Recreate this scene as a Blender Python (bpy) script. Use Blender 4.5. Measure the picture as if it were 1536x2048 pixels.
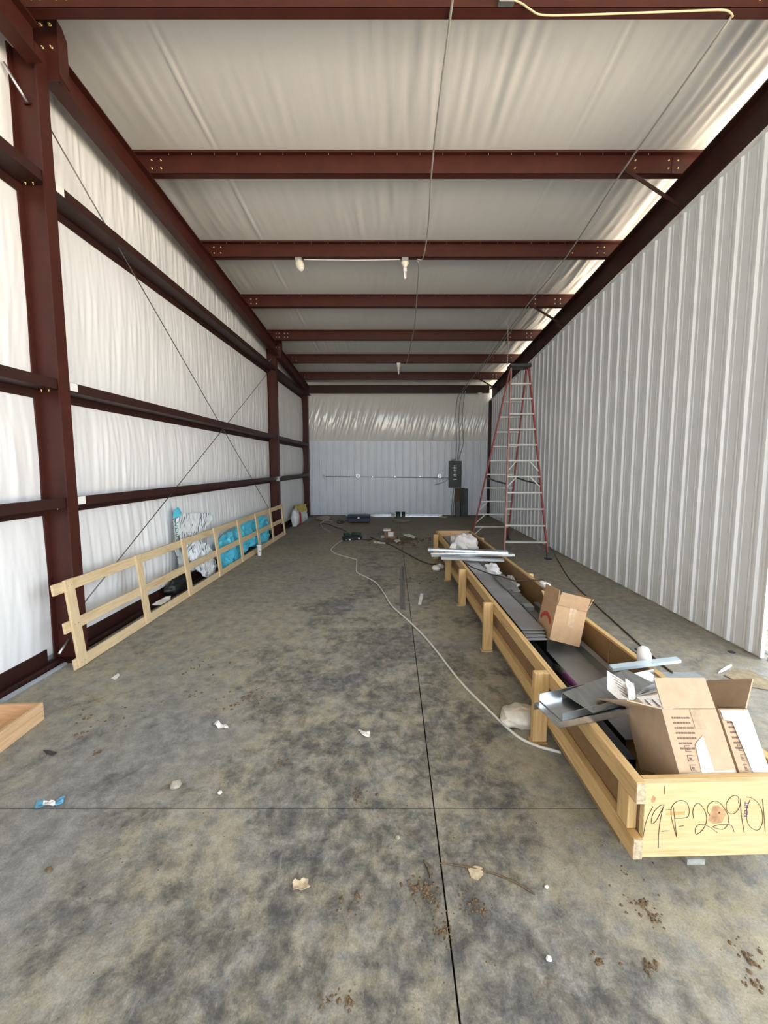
import bpy, bmesh, math, random
import numpy as np
from mathutils import Vector, Matrix, noise

random.seed(7)
for o in list(bpy.data.objects):
    bpy.data.objects.remove(o, do_unlink=True)
scene = bpy.context.scene
COL = scene.collection

# ------------------------------------------------------------------ camera
F, CX, CY, H = 770.0, 785.0, 997.0, 1.67
PITCH = math.atan(67 / 770.0)
cam_d = bpy.data.cameras.new('camera')
cam_d.sensor_fit = 'HORIZONTAL'
cam_d.sensor_width = 36.0
cam_d.lens = F / 1536 * 36.0
cam_d.shift_x = -(CX - 768) / 1536
cam_d.shift_y = -(1024 - CY) / 1536
cam_d.clip_start = 0.05
cam = bpy.data.objects.new('camera', cam_d)
cam.location = (0, 0, H)
cam.rotation_euler = (math.pi / 2 - PITCH, 0, 0)
COL.objects.link(cam)
scene.camera = cam

# ------------------------------------------------------------------ light
SKY_STRENGTH, SUN_ENERGY = 1.5, 13.0
world = bpy.data.worlds.new('world')
scene.world = world
world.use_nodes = True
bg = world.node_tree.nodes['Background']
bg.inputs['Color'].default_value = (0.83, 0.915, 1.0, 1)
bg.inputs['Strength'].default_value = SKY_STRENGTH
sun_d = bpy.data.lights.new('sun', 'SUN')
sun_d.energy = SUN_ENERGY
sun_d.angle = math.radians(0.6)
sun_d.color = (1.0, 0.94, 0.84)
sun = bpy.data.objects.new('sun', sun_d)
sun.rotation_euler = Vector((0.22, -0.20, -0.95)).to_track_quat('-Z', 'Y').to_euler()
sun.location = (-10, 10, 20)
COL.objects.link(sun)
vs = scene.view_settings
vs.view_transform = 'Standard'
vs.look = 'None'
vs.gamma = 1.0
vs.use_curve_mapping = False
vs.exposure = 1.95

# ------------------------------------------------------------------ helpers
cosP, sinP = math.cos(PITCH), math.sin(PITCH)
CAM = Vector((0, 0, H))
def ray(x, y):
    a, b = (x - CX) / F, (CY - y) / F
    return Vector((a, cosP + sinP * b, -sinP + cosP * b))
def at(x, y, X=None, Y=None, Z=None):
    d = ray(x, y)
    if X is not None: t = X / d.x
    elif Y is not None: t = Y / d.y
    else: t = ((Z or 0.0) - H) / d.z
    return CAM + d * t

WM = {}
def wm(o):
    return WM.get(o.name, Matrix.Identity(4)) if o else Matrix.Identity(4)

class MB:
    def __init__(s): s.v = []; s.f = []; s.sm = []
    def add(s, vs, fs, smooth=False):
        b = len(s.v)
        s.v += [Vector(v) for v in vs]
        s.f += [tuple(b + i for i in f) for f in fs]
        s.sm += [smooth] * len(fs)
        return s
    def box(s, lo, hi):
        x0, y0, z0 = lo; x1, y1, z1 = hi
        return s.add([(x0,y0,z0),(x1,y0,z0),(x1,y1,z0),(x0,y1,z0),(x0,y0,z1),(x1,y0,z1),(x1,y1,z1),(x0,y1,z1)],
                     [(0,3,2,1),(4,5,6,7),(0,1,5,4),(1,2,6,5),(2,3,7,6),(3,0,4,7)])
    def frame(s, o, u, v, w, bev=0.0):
        """parallelepiped: corner o and edge vectors u v w"""
        o, u, v, w = map(Vector, (o, u, v, w))
        pts = [o, o+u, o+u+v, o+v, o+w, o+u+w, o+u+v+w, o+v+w]
        fs = [(0,3,2,1),(4,5,6,7),(0,1,5,4),(1,2,6,5),(2,3,7,6),(3,0,4,7)]
        if u.cross(v).dot(w) < 0: fs = [tuple(reversed(f)) for f in fs]
        return s.add(pts, fs)
    def beam(s, p, q, w, h, up=(0,0,1)):
        """bar from p to q, centred, w across, h along up"""
        p, q, up = Vector(p), Vector(q), Vector(up)
        d = (q - p).normalized()
        a = d.cross(up)
        if a.length < 1e-5: a = d.cross(Vector((1,0,0)))
        a.normalize(); b = a.cross(d).normalized()
        return s.frame(p - a*w/2 - b*h/2, q - p, a*w, b*h)
    def tube(s, path, r, n=8, closed=False, cap=True):
        P = [Vector(p) for p in path]
        rs = r if isinstance(r, (list, tuple)) else [r]*len(P)
        vs, fs = [], []
        prev = None
        for i, p in enumerate(P):
            d = (P[min(i+1, len(P)-1)] - P[max(i-1, 0)])
            d = d.normalized() if d.length > 1e-9 else Vector((0,0,1))
            if prev is None:
                a = d.orthogonal().normalized()
            else:
                a = (prev - d * prev.dot(d))
                a = a.normalized() if a.length > 1e-6 else d.orthogonal().normalized()
            prev = a
            b = d.cross(a)
            for k in range(n):
                t = 2*math.pi*k/n
                vs.append(p + (a*math.cos(t) + b*math.sin(t))*rs[i])
        m = len(P)
        for i in range(m-1):
            for k in range(n):
                fs.append((i*n+k, i*n+(k+1)%n, (i+1)*n+(k+1)%n, (i+1)*n+k))
        s.add(vs, fs, True)
        if cap:
            b = len(s.v) - len(vs)
            s.f.append(tuple(b+k for k in reversed(range(n)))); s.sm.append(False)
            s.f.append(tuple(b+(m-1)*n+k for k in range(n))); s.sm.append(False)
        return s
    def lathe(s, c, prof, axis=(0,0,1), n=20):
        """prof: list of (r, h) along axis from c"""
        c, ax = Vector(c), Vector(axis).normalized()
        a = ax.orthogonal().normalized(); b = ax.cross(a)
        vs, fs = [], []
        for r, h in prof:
            for k in range(n):
                t = 2*math.pi*k/n
                vs.append(c + ax*h + (a*math.cos(t)+b*math.sin(t))*max(r, 1e-4))
        for i in range(len(prof)-1):
            for k in range(n):
                fs.append((i*n+k, i*n+(k+1)%n, (i+1)*n+(k+1)%n, (i+1)*n+k))
        fs.append(tuple(reversed(range(n))))
        fs.append(tuple((len(prof)-1)*n+k for k in range(n)))
        return s.add(vs, fs, True)
    def extrude(s, poly, vec):
        """closed polygon (3d points) swept along vec"""
        P = [Vector(p) for p in poly]; n = len(P); vec = Vector(vec)
        fs = [(i, (i+1)%n, n+(i+1)%n, n+i) for i in range(n)]
        fs += [tuple(reversed(range(n))), tuple(range(n, 2*n))]
        return s.add(P + [p + vec for p in P], fs)
    def build(s, name, mat, parent=None, bevel=0.0, origin=None, solid=0.0, sub=0, local=False):
        me = bpy.data.meshes.new(name)
        V = s.v
        M = wm(parent)
        if parent is not None and not local:
            inv = M.inverted(); V = [inv @ v for v in V]
        loc = Vector((0,0,0))
        if parent is None or origin is not None:
            if origin is None or origin == 'base':
                xs = [v.x for v in V]; ys = [v.y for v in V]; zs = [v.z for v in V]
                loc = Vector(((min(xs)+max(xs))/2, (min(ys)+max(ys))/2, min(zs)))
            else: loc = Vector(origin)
            V = [v - loc for v in V]
        me.from_pydata([tuple(v) for v in V], [], s.f)
        me.polygons.foreach_set('use_smooth', s.sm)
        bm = bmesh.new(); bm.from_mesh(me)
        bmesh.ops.recalc_face_normals(bm, faces=bm.faces)
        if bevel > 0:
            es = [e for e in bm.edges if len(e.link_faces) == 2 and e.calc_face_angle(0) > 0.6]
            if es:
                bmesh.ops.bevel(bm, geom=es, offset=bevel, segments=1, affect='EDGES', clamp_overlap=True)
        bm.to_mesh(me); bm.free()
        me.update()
        if isinstance(mat, (list, tuple)):
            for m in mat: me.materials.append(m)
        elif mat: me.materials.append(mat)
        o = bpy.data.objects.new(name, me)
        COL.objects.link(o)
        o.location = loc
        if parent is not None: o.parent = parent
        WM[o.name] = M @ Matrix.Translation(loc)
        if solid:
            md = o.modifiers.new('thickness', 'SOLIDIFY'); md.thickness = solid; md.offset = 0
        if sub:
            md = o.modifiers.new('smooth', 'SUBSURF'); md.levels = sub; md.render_levels = sub
        return o

def empty(name, loc, rot=(0,0,0)):
    o = bpy.data.objects.new(name, None)
    o.empty_display_size = 0.1
    o.location = loc; o.rotation_euler = rot
    COL.objects.link(o)
    from mathutils import Euler
    WM[o.name] = Matrix.Translation(Vector(loc)) @ Euler(rot).to_matrix().to_4x4()
    return o
def tag(o, label, cat, group=None, kind=None):
    o['label'] = label; o['category'] = cat
    if group: o['group'] = group
    if kind: o['kind'] = kind
    return o
def struct(o, label=None, cat=None):
    o['kind'] = 'structure'
    if label: o['label'] = label
    if cat: o['category'] = cat
    return o
def plabel(o, label): o['label'] = label; return o

def spline(pts, n=8):
    P = [Vector(p) for p in pts]
    P = [P[0]*2 - P[1]] + P + [P[-1]*2 - P[-2]]
    out = []
    for i in range(1, len(P)-2):
        a, b, c, d = P[i-1:i+3]
        for k in range(n):
            t = k/n
            out.append(0.5*((2*b) + (c-a)*t + (2*a-5*b+4*c-d)*t*t + (3*b-a-3*c+d)*t*t*t))
    out.append(P[-2])
    return out

# ------------------------------------------------------------------ materials
def new_mat(name):
    m = bpy.data.materials.new(name); m.use_nodes = True
    nt = m.node_tree; b = nt.nodes['Principled BSDF']
    return m, nt, b
def N(nt, t, **kw):
    n = nt.nodes.new(t)
    for k, v in kw.items():
        if k in n.inputs: n.inputs[k].default_value = v
        else: setattr(n, k, v)
    return n
def L(nt, a, b): nt.links.new(a, b)
def ramp(nt, fac, stops):
    r = nt.nodes.new('ShaderNodeValToRGB')
    els = r.color_ramp.elements
    while len(els) < len(stops): els.new(0.5)
    for e, (p, c) in zip(els, stops):
        e.position = p
        e.color = (c[0], c[1], c[2], 1) if not isinstance(c, float) else (c, c, c, 1)
    L(nt, fac, r.inputs['Fac'])
    return r.outputs['Color']
def coords(nt, scale=(1,1,1), kind='Object', rot=(0,0,0)):
    tc = nt.nodes.new('ShaderNodeTexCoord'); mp = nt.nodes.new('ShaderNodeMapping')
    mp.inputs['Scale'].default_value = scale; mp.inputs['Rotation'].default_value = rot
    L(nt, tc.outputs[kind], mp.inputs['Vector'])
    return mp.outputs['Vector']
def noise_n(nt, vec, scale, detail=4, rough=0.55, dist=0.0):
    n = nt.nodes.new('ShaderNodeTexNoise')
    n.inputs['Scale'].default_value = scale; n.inputs['Detail'].default_value = detail
    n.inputs['Roughness'].default_value = rough; n.inputs['Distortion'].default_value = dist
    L(nt, vec, n.inputs['Vector'])
    return n.outputs['Fac']
def mixc(nt, fac, a, b, mode='MIX'):
    m = nt.nodes.new('ShaderNodeMix'); m.data_type = 'RGBA'; m.blend_type = mode
    for sock, val in ((m.inputs[0], fac), (m.inputs[6], a), (m.inputs[7], b)):
        if hasattr(val, 'is_output'): L(nt, val, sock)
        elif isinstance(val, (tuple, list)): sock.default_value = (val[0], val[1], val[2], 1)
        else: sock.default_value = val
    return m.outputs[2]
def bump(nt, b, h, strength=0.3, dist=0.01):
    n = nt.nodes.new('ShaderNodeBump')
    n.inputs['Strength'].default_value = strength; n.inputs['Distance'].default_value = dist
    L(nt, h, n.inputs['Height']); L(nt, n.outputs['Normal'], b.inputs['Normal'])
def simple(name, col, rough=0.5, metal=0.0, var=0.12, scale=8, bmp=0.0, stretch=(1,1,1), spec=None, trans=0.0, bscale=None):
    m, nt, b = new_mat(name)
    v = coords(nt, stretch)
    f = noise_n(nt, v, scale, 5, 0.6)
    lo = tuple(c*(1-var) for c in col); hi = tuple(min(1, c*(1+var)) for c in col)
    L(nt, ramp(nt, f, [(0.3, lo), (0.7, hi)]), b.inputs['Base Color'])
    b.inputs['Roughness'].default_value = rough; b.inputs['Metallic'].default_value = metal
    if spec is not None: b.inputs['Specular IOR Level'].default_value = spec
    if trans: b.inputs['Transmission Weight'].default_value = trans
    if bmp: bump(nt, b, noise_n(nt, v, bscale or scale*3, 4), bmp, 0.01)
    return m

# concrete slab: grey cement, dark damp stains, tan dust
def mat_concrete():
    m, nt, b = new_mat('concrete')
    P = nt.nodes.new('ShaderNodeNewGeometry').outputs['Position']
    def moved(loc, sc=(1,1,1), rot=0.0):
        mp = nt.nodes.new('ShaderNodeMapping'); mp.inputs['Location'].default_value = loc; mp.inputs['Scale'].default_value = sc
        mp.inputs['Rotation'].default_value = (0, 0, rot)
        L(nt, P, mp.inputs['Vector']); return mp.outputs['Vector']
    mid = noise_n(nt, P, 1.6, 12, 0.73, 0.3)
    fine = noise_n(nt, P, 11, 9, 0.74, 0.25)
    grit = noise_n(nt, P, 140, 4, 0.7)
    grey = ramp(nt, fine, [(0.30, (0.14,0.139,0.131)), (0.50, (0.225,0.221,0.207)), (0.70, (0.335,0.327,0.302))])
    # pale tan cement dust, in broad drifts broken up by fine noise
    d1 = noise_n(nt, moved((3.7,8.1,0)), 0.75, 9, 0.64, 0.5)
    d2 = noise_n(nt, moved((1.7,2.1,0)), 9, 10, 0.76, 0.2)
    dm = mixc(nt, 1.0, ramp(nt, d1, [(0.36, 0.0), (0.52, 1.0)]), ramp(nt, d2, [(0.40, 0.08), (0.54, 1.0)]), 'MULTIPLY')
    dustc = ramp(nt, fine, [(0.3, (0.24,0.212,0.15)), (0.7, (0.40,0.365,0.28))])
    c = mixc(nt, dm, grey, dustc)
    # dark damp blotches
    # (a worn, oily lane down the middle of the slab holds most of them)
    sp_ = nt.nodes.new('ShaderNodeSeparateXYZ'); L(nt, P, sp_.inputs[0])
    lane = nt.nodes.new('ShaderNodeMath'); lane.operation = 'ADD'; lane.inputs[1].default_value = 0.15; L(nt, sp_.outputs['X'], lane.inputs[0])
    lab_ = nt.nodes.new('ShaderNodeMath'); lab_.operation = 'ABSOLUTE'; L(nt, lane.outputs[0], lab_.inputs[0])
    lmr = nt.nodes.new('ShaderNodeMapRange'); lmr.inputs[1].default_value = 0.35; lmr.inputs[2].default_value = 1.5; lmr.inputs[3].default_value = -0.075; lmr.inputs[4].default_value = 0.06
    L(nt, lab_.outputs[0], lmr.inputs[0])
    fmr = nt.nodes.new('ShaderNodeMapRange'); fmr.inputs[1].default_value = 2.2; fmr.inputs[2].default_value = 6.0; fmr.inputs[3].default_value = 0.0; fmr.inputs[4].default_value = 0.085
    L(nt, sp_.outputs['Y'], fmr.inputs[0])
    ms0 = nt.nodes.new('ShaderNodeMath'); ms0.operation = 'ADD'; L(nt, lmr.outputs[0], ms0.inputs[0]); L(nt, fmr.outputs[0], ms0.inputs[1])
    msh = nt.nodes.new('ShaderNodeMath'); msh.operation = 'ADD'; L(nt, mid, msh.inputs[0]); L(nt, ms0.outputs[0], msh.inputs[1])
    dk = mixc(nt, 1.0, ramp(nt, msh.outputs[0], [(0.43, 1.0), (0.52, 0.0)]), ramp(nt, fine, [(0.38, 1.0), (0.62, 0.25)]), 'MULTIPLY')
    c = mixc(nt, mixc(nt, 0.82, (0,0,0), dk), c, (0.050,0.051,0.054))
    # brown mud prints
    mud = noise_n(nt, moved((11.3,2.2,0), (1.3,0.8,1), 0.4), 2.6, 9, 0.72, 0.4)
    c = mixc(nt, ramp(nt, mud, [(0.62, 0.0), (0.69, 0.75)]), c, (0.125,0.09,0.055))
    # pale swirled scuffs, small scale
    sc = noise_n(nt, moved((5,9,0)), 5.0, 9, 0.78, 1.6)
    c = mixc(nt, ramp(nt, sc, [(0.57, 0.0), (0.68, 0.40)]), c, (0.40,0.395,0.37))
    c = mixc(nt, 1.0, c, ramp(nt, grit, [(0.35, 0.80), (0.65, 1.12)]), 'MULTIPLY')
    # a darker brown tint thickens towards the far wall
    sx = nt.nodes.new('ShaderNodeSeparateXYZ'); L(nt, P, sx.inputs[0])
    mr = nt.nodes.new('ShaderNodeMapRange'); mr.inputs[1].default_value = 6.5; mr.inputs[2].default_value = 12.0
    L(nt, sx.outputs['Y'], mr.inputs[0])
    far = mixc(nt, 1.0, mr.outputs[0], ramp(nt, d2, [(0.3, 0.35), (0.6, 0.9)]), 'MULTIPLY')
    c = mixc(nt, far, c, (0.185,0.145,0.092))
    L(nt, c, b.inputs['Base Color'])
    L(nt, ramp(nt, mid, [(0.3, 0.5), (0.7, 0.9)]), b.inputs['Roughness'])
    b.inputs['Specular IOR Level'].default_value = 0.35
    bump(nt, b, mixc(nt, 0.5, fine, grit), 0.35, 0.006)
    return m
M_CONC = mat_concrete()

def mat_wood(name, axis, c1, c2, knots=True, grey=0.0):
    m, nt, b = new_mat(name)
    sc = [9.0, 9.0, 9.0]; sc[axis] = 0.7
    v = coords(nt, tuple(sc))
    tc = nt.nodes.new('ShaderNodeObjectInfo')
    add = nt.nodes.new('ShaderNodeVectorMath'); add.operation = 'ADD'
    mul = nt.nodes.new('ShaderNodeVectorMath'); mul.operation = 'SCALE'; mul.inputs['Scale'].default_value = 37
    cmb = nt.nodes.new('ShaderNodeCombineXYZ')
    for i in range(3): L(nt, tc.outputs['Random'], cmb.inputs[i])
    L(nt, cmb.outputs[0], mul.inputs[0]); L(nt, v, add.inputs[0]); L(nt, mul.outputs[0], add.inputs[1])
    V = add.outputs[0]
    g = noise_n(nt, V, 1.6, 6, 0.6, 1.6)
    g2 = noise_n(nt, V, 9, 3, 0.5, 0.3)
    c = ramp(nt, g, [(0.32, c1), (0.50, c2), (0.70, tuple(x*0.92 for x in c2))])
    c = mixc(nt, 0.25, c, ramp(nt, g2, [(0.35, tuple(x*0.6 for x in c1)), (0.6, c2)]))
    if knots:
        ks = [2.4, 2.4, 2.4]; ks[axis] = 1.1
        vo = nt.nodes.new('ShaderNodeTexVoronoi'); vo.inputs['Scale'].default_value = 1.4
        kv = coords(nt, tuple(ks))
        ad2 = nt.nodes.new('ShaderNodeVectorMath'); ad2.operation = 'ADD'
        L(nt, kv, ad2.inputs[0]); L(nt, mul.outputs[0], ad2.inputs[1]); L(nt, ad2.outputs[0], vo.inputs['Vector'])
        km = ramp(nt, vo.outputs['Distance'], [(0.03, 1.0), (0.10, 0.0)])
        c = mixc(nt, km, c, (0.19,0.085,0.035))
    L(nt, c, b.inputs['Base Color'])
    b.inputs['Roughness'].default_value = 0.65
    b.inputs['Specular IOR Level'].default_value = 0.3
    bump(nt, b, g2, 0.15, 0.004)
    return m
PINE1, PINE2 = (0.53,0.385,0.205), (0.68,0.52,0.315)
W = [mat_wood('pine_x', 0, PINE1, PINE2), mat_wood('pine_y', 1, PINE1, PINE2), mat_wood('pine_z', 2, PINE1, PINE2)]
CWD = [mat_wood('golden_pine_%s' % 'xyz'[i], i, (0.43,0.265,0.10), (0.585,0.395,0.18)) for i in range(3)]
M_RUN = mat_wood('weathered_runner', 1, (0.16,0.10,0.05), (0.26,0.175,0.09))
M_BOARD = mat_wood('pine_end_board', 0, (0.54,0.40,0.185), (0.64,0.51,0.275), knots=False)
M_ENDGRAIN = simple('waxed_end_grain', (0.50,0.40,0.27), 0.6, var=0.35, scale=60)
M_KNOT = simple('wood_knot', (0.24,0.095,0.04), 0.6, var=0.4, scale=30)
M_HARD = simple('brown_fibreboard', (0.215,0.125,0.055), 0.75, var=0.10, scale=40, bmp=0.1)
M_FARBOARD = mat_wood('orange_pine', 0, (0.52,0.29,0.14), (0.66,0.42,0.22))

# red oxide primed steel
M_STEEL = simple('red_oxide_primer', (0.052,0.0125,0.0085), 0.48, var=0.18, scale=5, bmp=0.03, spec=0.3)
M_STEEL2 = simple('red_oxide_primer_dull', (0.032,0.0105,0.0082), 0.55, spec=0.3, var=0.2, scale=4, bmp=0.03)
M_GOLD = simple('zinc_bolt', (0.80,0.62,0.30), 0.25, 0.9, var=0.1)
M_SILVER = simple('steel_bolt', (0.75,0.75,0.76), 0.3, 0.9, var=0.1)
M_GALV = simple('galvanized_steel', (0.60,0.63,0.65), 0.28, 0.95, var=0.16, scale=14, bmp=0.02)
M_GALV_D = simple('dull_galvanized', (0.36,0.37,0.36), 0.38, 0.85, var=0.18, scale=9, stretch=(4,0.6,4))
M_GREYMETAL = simple('grey_painted_trim', (0.27,0.27,0.275), 0.4, 0.3, var=0.12, scale=6)
M_BLACKM = simple('black_painted_trim', (0.022,0.023,0.026), 0.35, 0.3, var=0.25, scale=6)
M_CABLE = simple('steel_cable', (0.16,0.15,0.14), 0.4, 0.7)

# vinyl faced insulation
def mat_vinyl(name, col, rough, seed, dirx=1):
    m, nt, b = new_mat(name)
    sc = (16,16,0.8) if dirx == 1 else (14,0.8,14)
    v = coords(nt, sc)
    f = noise_n(nt, v, 1.6, 6, 0.62, 0.8)
    big = noise_n(nt, coords(nt, (1,1,1)), 0.9, 4)
    c = ramp(nt, big, [(0.3, tuple(x*0.955 for x in col)), (0.7, col)])
    L(nt, c, b.inputs['Base Color'])
    b.inputs['Roughness'].default_value = rough
    b.inputs['Specular IOR Level'].default_value = 0.4
    fine = noise_n(nt, coords(nt, (1,1,1)), 90, 3)
    bump(nt, b, mixc(nt, 0.12, f, fine), 0.22, 0.006)
    return m
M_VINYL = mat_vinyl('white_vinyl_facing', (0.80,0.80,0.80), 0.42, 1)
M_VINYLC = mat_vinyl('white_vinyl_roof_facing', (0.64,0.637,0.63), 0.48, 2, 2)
M_VINYLB = mat_vinyl('white_vinyl_glossy', (0.70,0.695,0.67), 0.17, 3)
M_VINYLB.node_tree.nodes['Principled BSDF'].inputs['Specular IOR Level'].default_value = 0.9
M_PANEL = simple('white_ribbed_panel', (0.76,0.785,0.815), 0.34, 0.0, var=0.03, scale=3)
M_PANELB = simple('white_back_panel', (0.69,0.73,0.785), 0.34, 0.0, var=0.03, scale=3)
M_SIDING = simple('outer_siding', (0.55,0.56,0.57), 0.5)
M_WHITE = simple('white_plastic', (0.78,0.78,0.76), 0.4, var=0.04)
M_OFFWHITE = simple('off_white_plastic', (0.72,0.68,0.56), 0.4, var=0.05)
M_PAPER = simple('white_paper', (0.72,0.70,0.66), 0.8, var=0.1, scale=40)
M_TANPAPER = simple('dried_leaf', (0.48,0.39,0.26), 0.8, var=0.3, scale=50)
M_BLACK = simple('black_plastic', (0.016,0.018,0.018), 0.4, var=0.3)
M_DGREEN = simple('dark_green_plastic', (0.012,0.045,0.028), 0.4, var=0.3)
M_PANELBOX = simple('dark_enclosure', (0.022,0.026,0.027), 0.45, var=0.25)
M_NAVY = simple('navy_plastic', (0.012,0.016,0.045), 0.45, var=0.3)
M_DIRT = simple('brown_dirt', (0.13,0.085,0.045), 0.95, var=0.45, scale=60, bmp=0.3)
M_STONE = simple('pebble', (0.30,0.28,0.22), 0.8, var=0.3, scale=60, bmp=0.2)
M_CARD = simple('cardboard', (0.44,0.285,0.16), 0.8, var=0.07, scale=18, bmp=0.05)
M_CARD2 = simple('printed_cardboard', (0.45,0.325,0.215), 0.8, var=0.07, scale=20, bmp=0.05)
M_CARDIN = simple('cardboard_inside', (0.27,0.16,0.08), 0.85, var=0.1, scale=18)
M_LINE = simple('brown_print', (0.15,0.095,0.075), 0.8)
M_REDPRINT = simple('red_print', (0.42,0.045,0.035), 0.7, var=0.2, scale=60)
M_INK = simple('black_marker', (0.07,0.03,0.025), 0.6)
M_PURPLE_INK = simple('purple_stamp', (0.10,0.05,0.22), 0.7)
M_PURPLE = simple('purple_plastic', (0.16,0.035,0.16), 0.4)
M_TAPE = simple('torn_white_label', (0.62,0.60,0.575), 0.6, var=0.08, scale=50, bmp=0.2)
M_CYAN = simple('cyan_bag', (0.10,0.56,0.74), 0.35, var=0.2, scale=6, bmp=0.15, bscale=9)
M_RED = simple('ladder_red_fibreglass', (0.30,0.055,0.045), 0.5, var=0.2, scale=6)
M_PINK = simple('faded_red_fibreglass', (0.40,0.20,0.175), 0.6, var=0.2, scale=6)
M_ALU = simple('ladder_aluminium', (0.56,0.57,0.54), 0.45, 0.1, var=0.12, scale=8)
M_DARKSTEEL = simple('dark_steel', (0.05,0.05,0.052), 0.45, 0.5)
M_CORDW = simple('white_cord', (0.60,0.59,0.53), 0.5, var=0.08)
M_CORDB = simple('brown_cord', (0.055,0.040,0.030), 0.6, var=0.2)
M_ROMEX = simple('yellow_romex', (0.62,0.53,0.32), 0.5, var=0.1)
M_ROMEXG = simple('grey_romex', (0.30,0.30,0.28), 0.5, var=0.1)
M_FOIL = simple('plastic_film', (0.70,0.71,0.72), 0.18, var=0.08, scale=14, bmp=0.2)
M_FOAM = simple('white_foam', (0.82,0.82,0.82), 0.7, var=0.03)
M_BLUEW = simple('blue_wrapper', (0.10,0.30,0.45), 0.4, var=0.2, scale=30)
M_YELLOW = simple('yellow_print', (0.60,0.45,0.10), 0.6, var=0.3, scale=40)
M_BULB = simple('white_glass', (0.85,0.84,0.80), 0.25, var=0.02)
M_BAG = None
def mat_printed_bag():
    m, nt, b = new_mat('printed_bag_film')
    v = coords(nt, (1,1,1), rot=(0.3,0.1,0.2))
    w = nt.nodes.new('ShaderNodeTexWave'); w.inputs['Scale'].default_value = 5.5
    w.inputs['Distortion'].default_value = 5.0; w.inputs['Detail'].default_value = 2; w.inputs['Detail Scale'].default_value = 1.2
    w.bands_direction = 'Y'
    L(nt, v, w.inputs['Vector'])
    ms = ramp(nt, noise_n(nt, v, 5, 2), [(0.50, 0.0), (0.53, 1.0)])
    ln = ramp(nt, w.outputs['Fac'], [(0.16, 1.0), (0.22, 0.0)])
    lm = mixc(nt, 1.0, ln, ms, 'MULTIPLY')
    c = mixc(nt, lm, (0.78,0.82,0.84), (0.06,0.075,0.10))
    L(nt, c, b.inputs['Base Color']); b.inputs['Roughness'].default_value = 0.3
    return m
M_BAG = mat_printed_bag()
M_GROUND = simple('sunlit_dirt_yard', (0.45,0.385,0.30), 0.95, var=0.2, scale=0.8, bmp=0.2, bscale=6)

# ------------------------------------------------------------------ dimensions
S12 = 1/12.0
def roof(y, base=5.18): return base - y*S12            # top of rafters
YF, YB = -7.4, 12.72                                   # open front, back wall face
XL, XR = -2.68, 3.19                                   # inner column face, right panel face
XE = 5.0                                               # far edge of the roof over the next bay
Y1, Y2, Y3 = 3.215, 9.15, 12.5                          # left columns
G1, G2, G3 = 1.40, 2.36, 3.93                          # girt tops
PUR = [-7.1, -5.65, -4.2, -2.75, -1.3, 0.15, 1.60, 3.05, 4.46, 5.90, 7.36, 8.84, 10.29, 11.70]

# ------------------------------------------------------------------ floor and ground
fl = MB().box((-2.98, YF, -0.30), (XE, YB+0.25, -0.03)).build('floor', simple('sub_base', (0.03,0.028,0.025), 0.95))
struct(fl, 'grey stained concrete slab floor with saw cut joints', 'floor')
gap = 0.0035
for (x0, x1) in ((-2.98, 0.203), (0.203, 3.9), (3.9, XE)):
    for (y0, y1) in ((YF, 1.742), (1.742, YB+0.25)):
        MB().box((x0+gap, y0+gap, -0.05), (x1-gap, y1-gap, 0)).build('floor_slab', M_CONC, fl)
g = MB().box((-60, -60, -0.5), (60, 60, -0.31)).build('ground', M_GROUND)
struct(g, 'bare tan dirt yard outside', 'ground')

# ------------------------------------------------------------------ insulation sheets
rng = np.random.RandomState(3)
def folds(u, w, seed, lam=(0.10, 0.5), n=16, shear=0.15, fan=0.0):
    """wrinkle height over coordinates u (across folds) and w (along folds)"""
    r = np.random.RandomState(seed)
    h = np.zeros_like(u)
    for i in range(n):
        l = math.exp(r.uniform(math.log(lam[0]), math.log(lam[1])))
        k = 2*math.pi/l
        sh = r.uniform(-shear, shear)
        ph = r.uniform(0, 6.28)
        wv = np.sin(k*(u + sh*w + 0.04*np.sin(w*r.uniform(0.8, 2.4) + r.uniform(0, 6))) + ph)
        env = 0.5 + 0.5*np.sin(w*r.uniform(0.5, 1.8) + u*r.uniform(0.3, 1.5) + r.uniform(0, 6))
        h += l**0.8*env*(np.abs(wv)**1.6*np.sign(wv))
    return h/np.std(h)

def wall_sheet(name, y0, y1, pins, xb, seed, parent, top, amp=0.006, bulge=0.035, mat=None, zlo=0.06):
    ny = max(8, int((y1-y0)/0.013)); nz = 60
    ys = np.linspace(y0, y1, ny); T = np.linspace(0, 1, nz)
    Y, TT = np.meshgrid(ys, T)
    ztop = np.array([top(y) for y in ys])[None, :]
    Z = zlo + (ztop - zlo)*TT
    D = folds(Y, Z, seed, (0.05, 0.22), 24, 0.12)*amp*0.42
    D += folds(Y, Z, seed+50, (0.3, 1.4), 6, 0.35)*amp*0.55
    pin = np.zeros_like(Z); lo = np.full_like(Z, zlo)
    edges = [zlo] + pins + [99]
    for a, b_ in zip(edges[:-1], edges[1:]):
        bb = np.where(ztop < b_, ztop, b_)
        inside = (Z >= a) & (Z <= bb)
        t = np.clip((Z - a)/np.maximum(bb - a, 1e-3), 0, 1)
        pin = np.where(inside, np.sin(np.pi*t)**0.5, pin)
    ey = np.minimum((Y-y0), (y1-Y)); ed = np.clip(ey/0.25, 0, 1)**0.6
    X = xb + bulge*pin*(0.35+0.65*ed) + D*(0.25+0.75*pin)*ed
    V = np.stack([X, Y, Z], -1).reshape(-1, 3)
    fs = []
    for j in range(nz-1):
        for i in range(ny-1):
            a = j*ny+i
            fs.append((a, a+1, a+ny+1, a+ny))
    mb = MB(); mb.add([tuple(v) for v in V], fs, True)
    return mb.build(name, mat or M_VINYL, parent)

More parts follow.
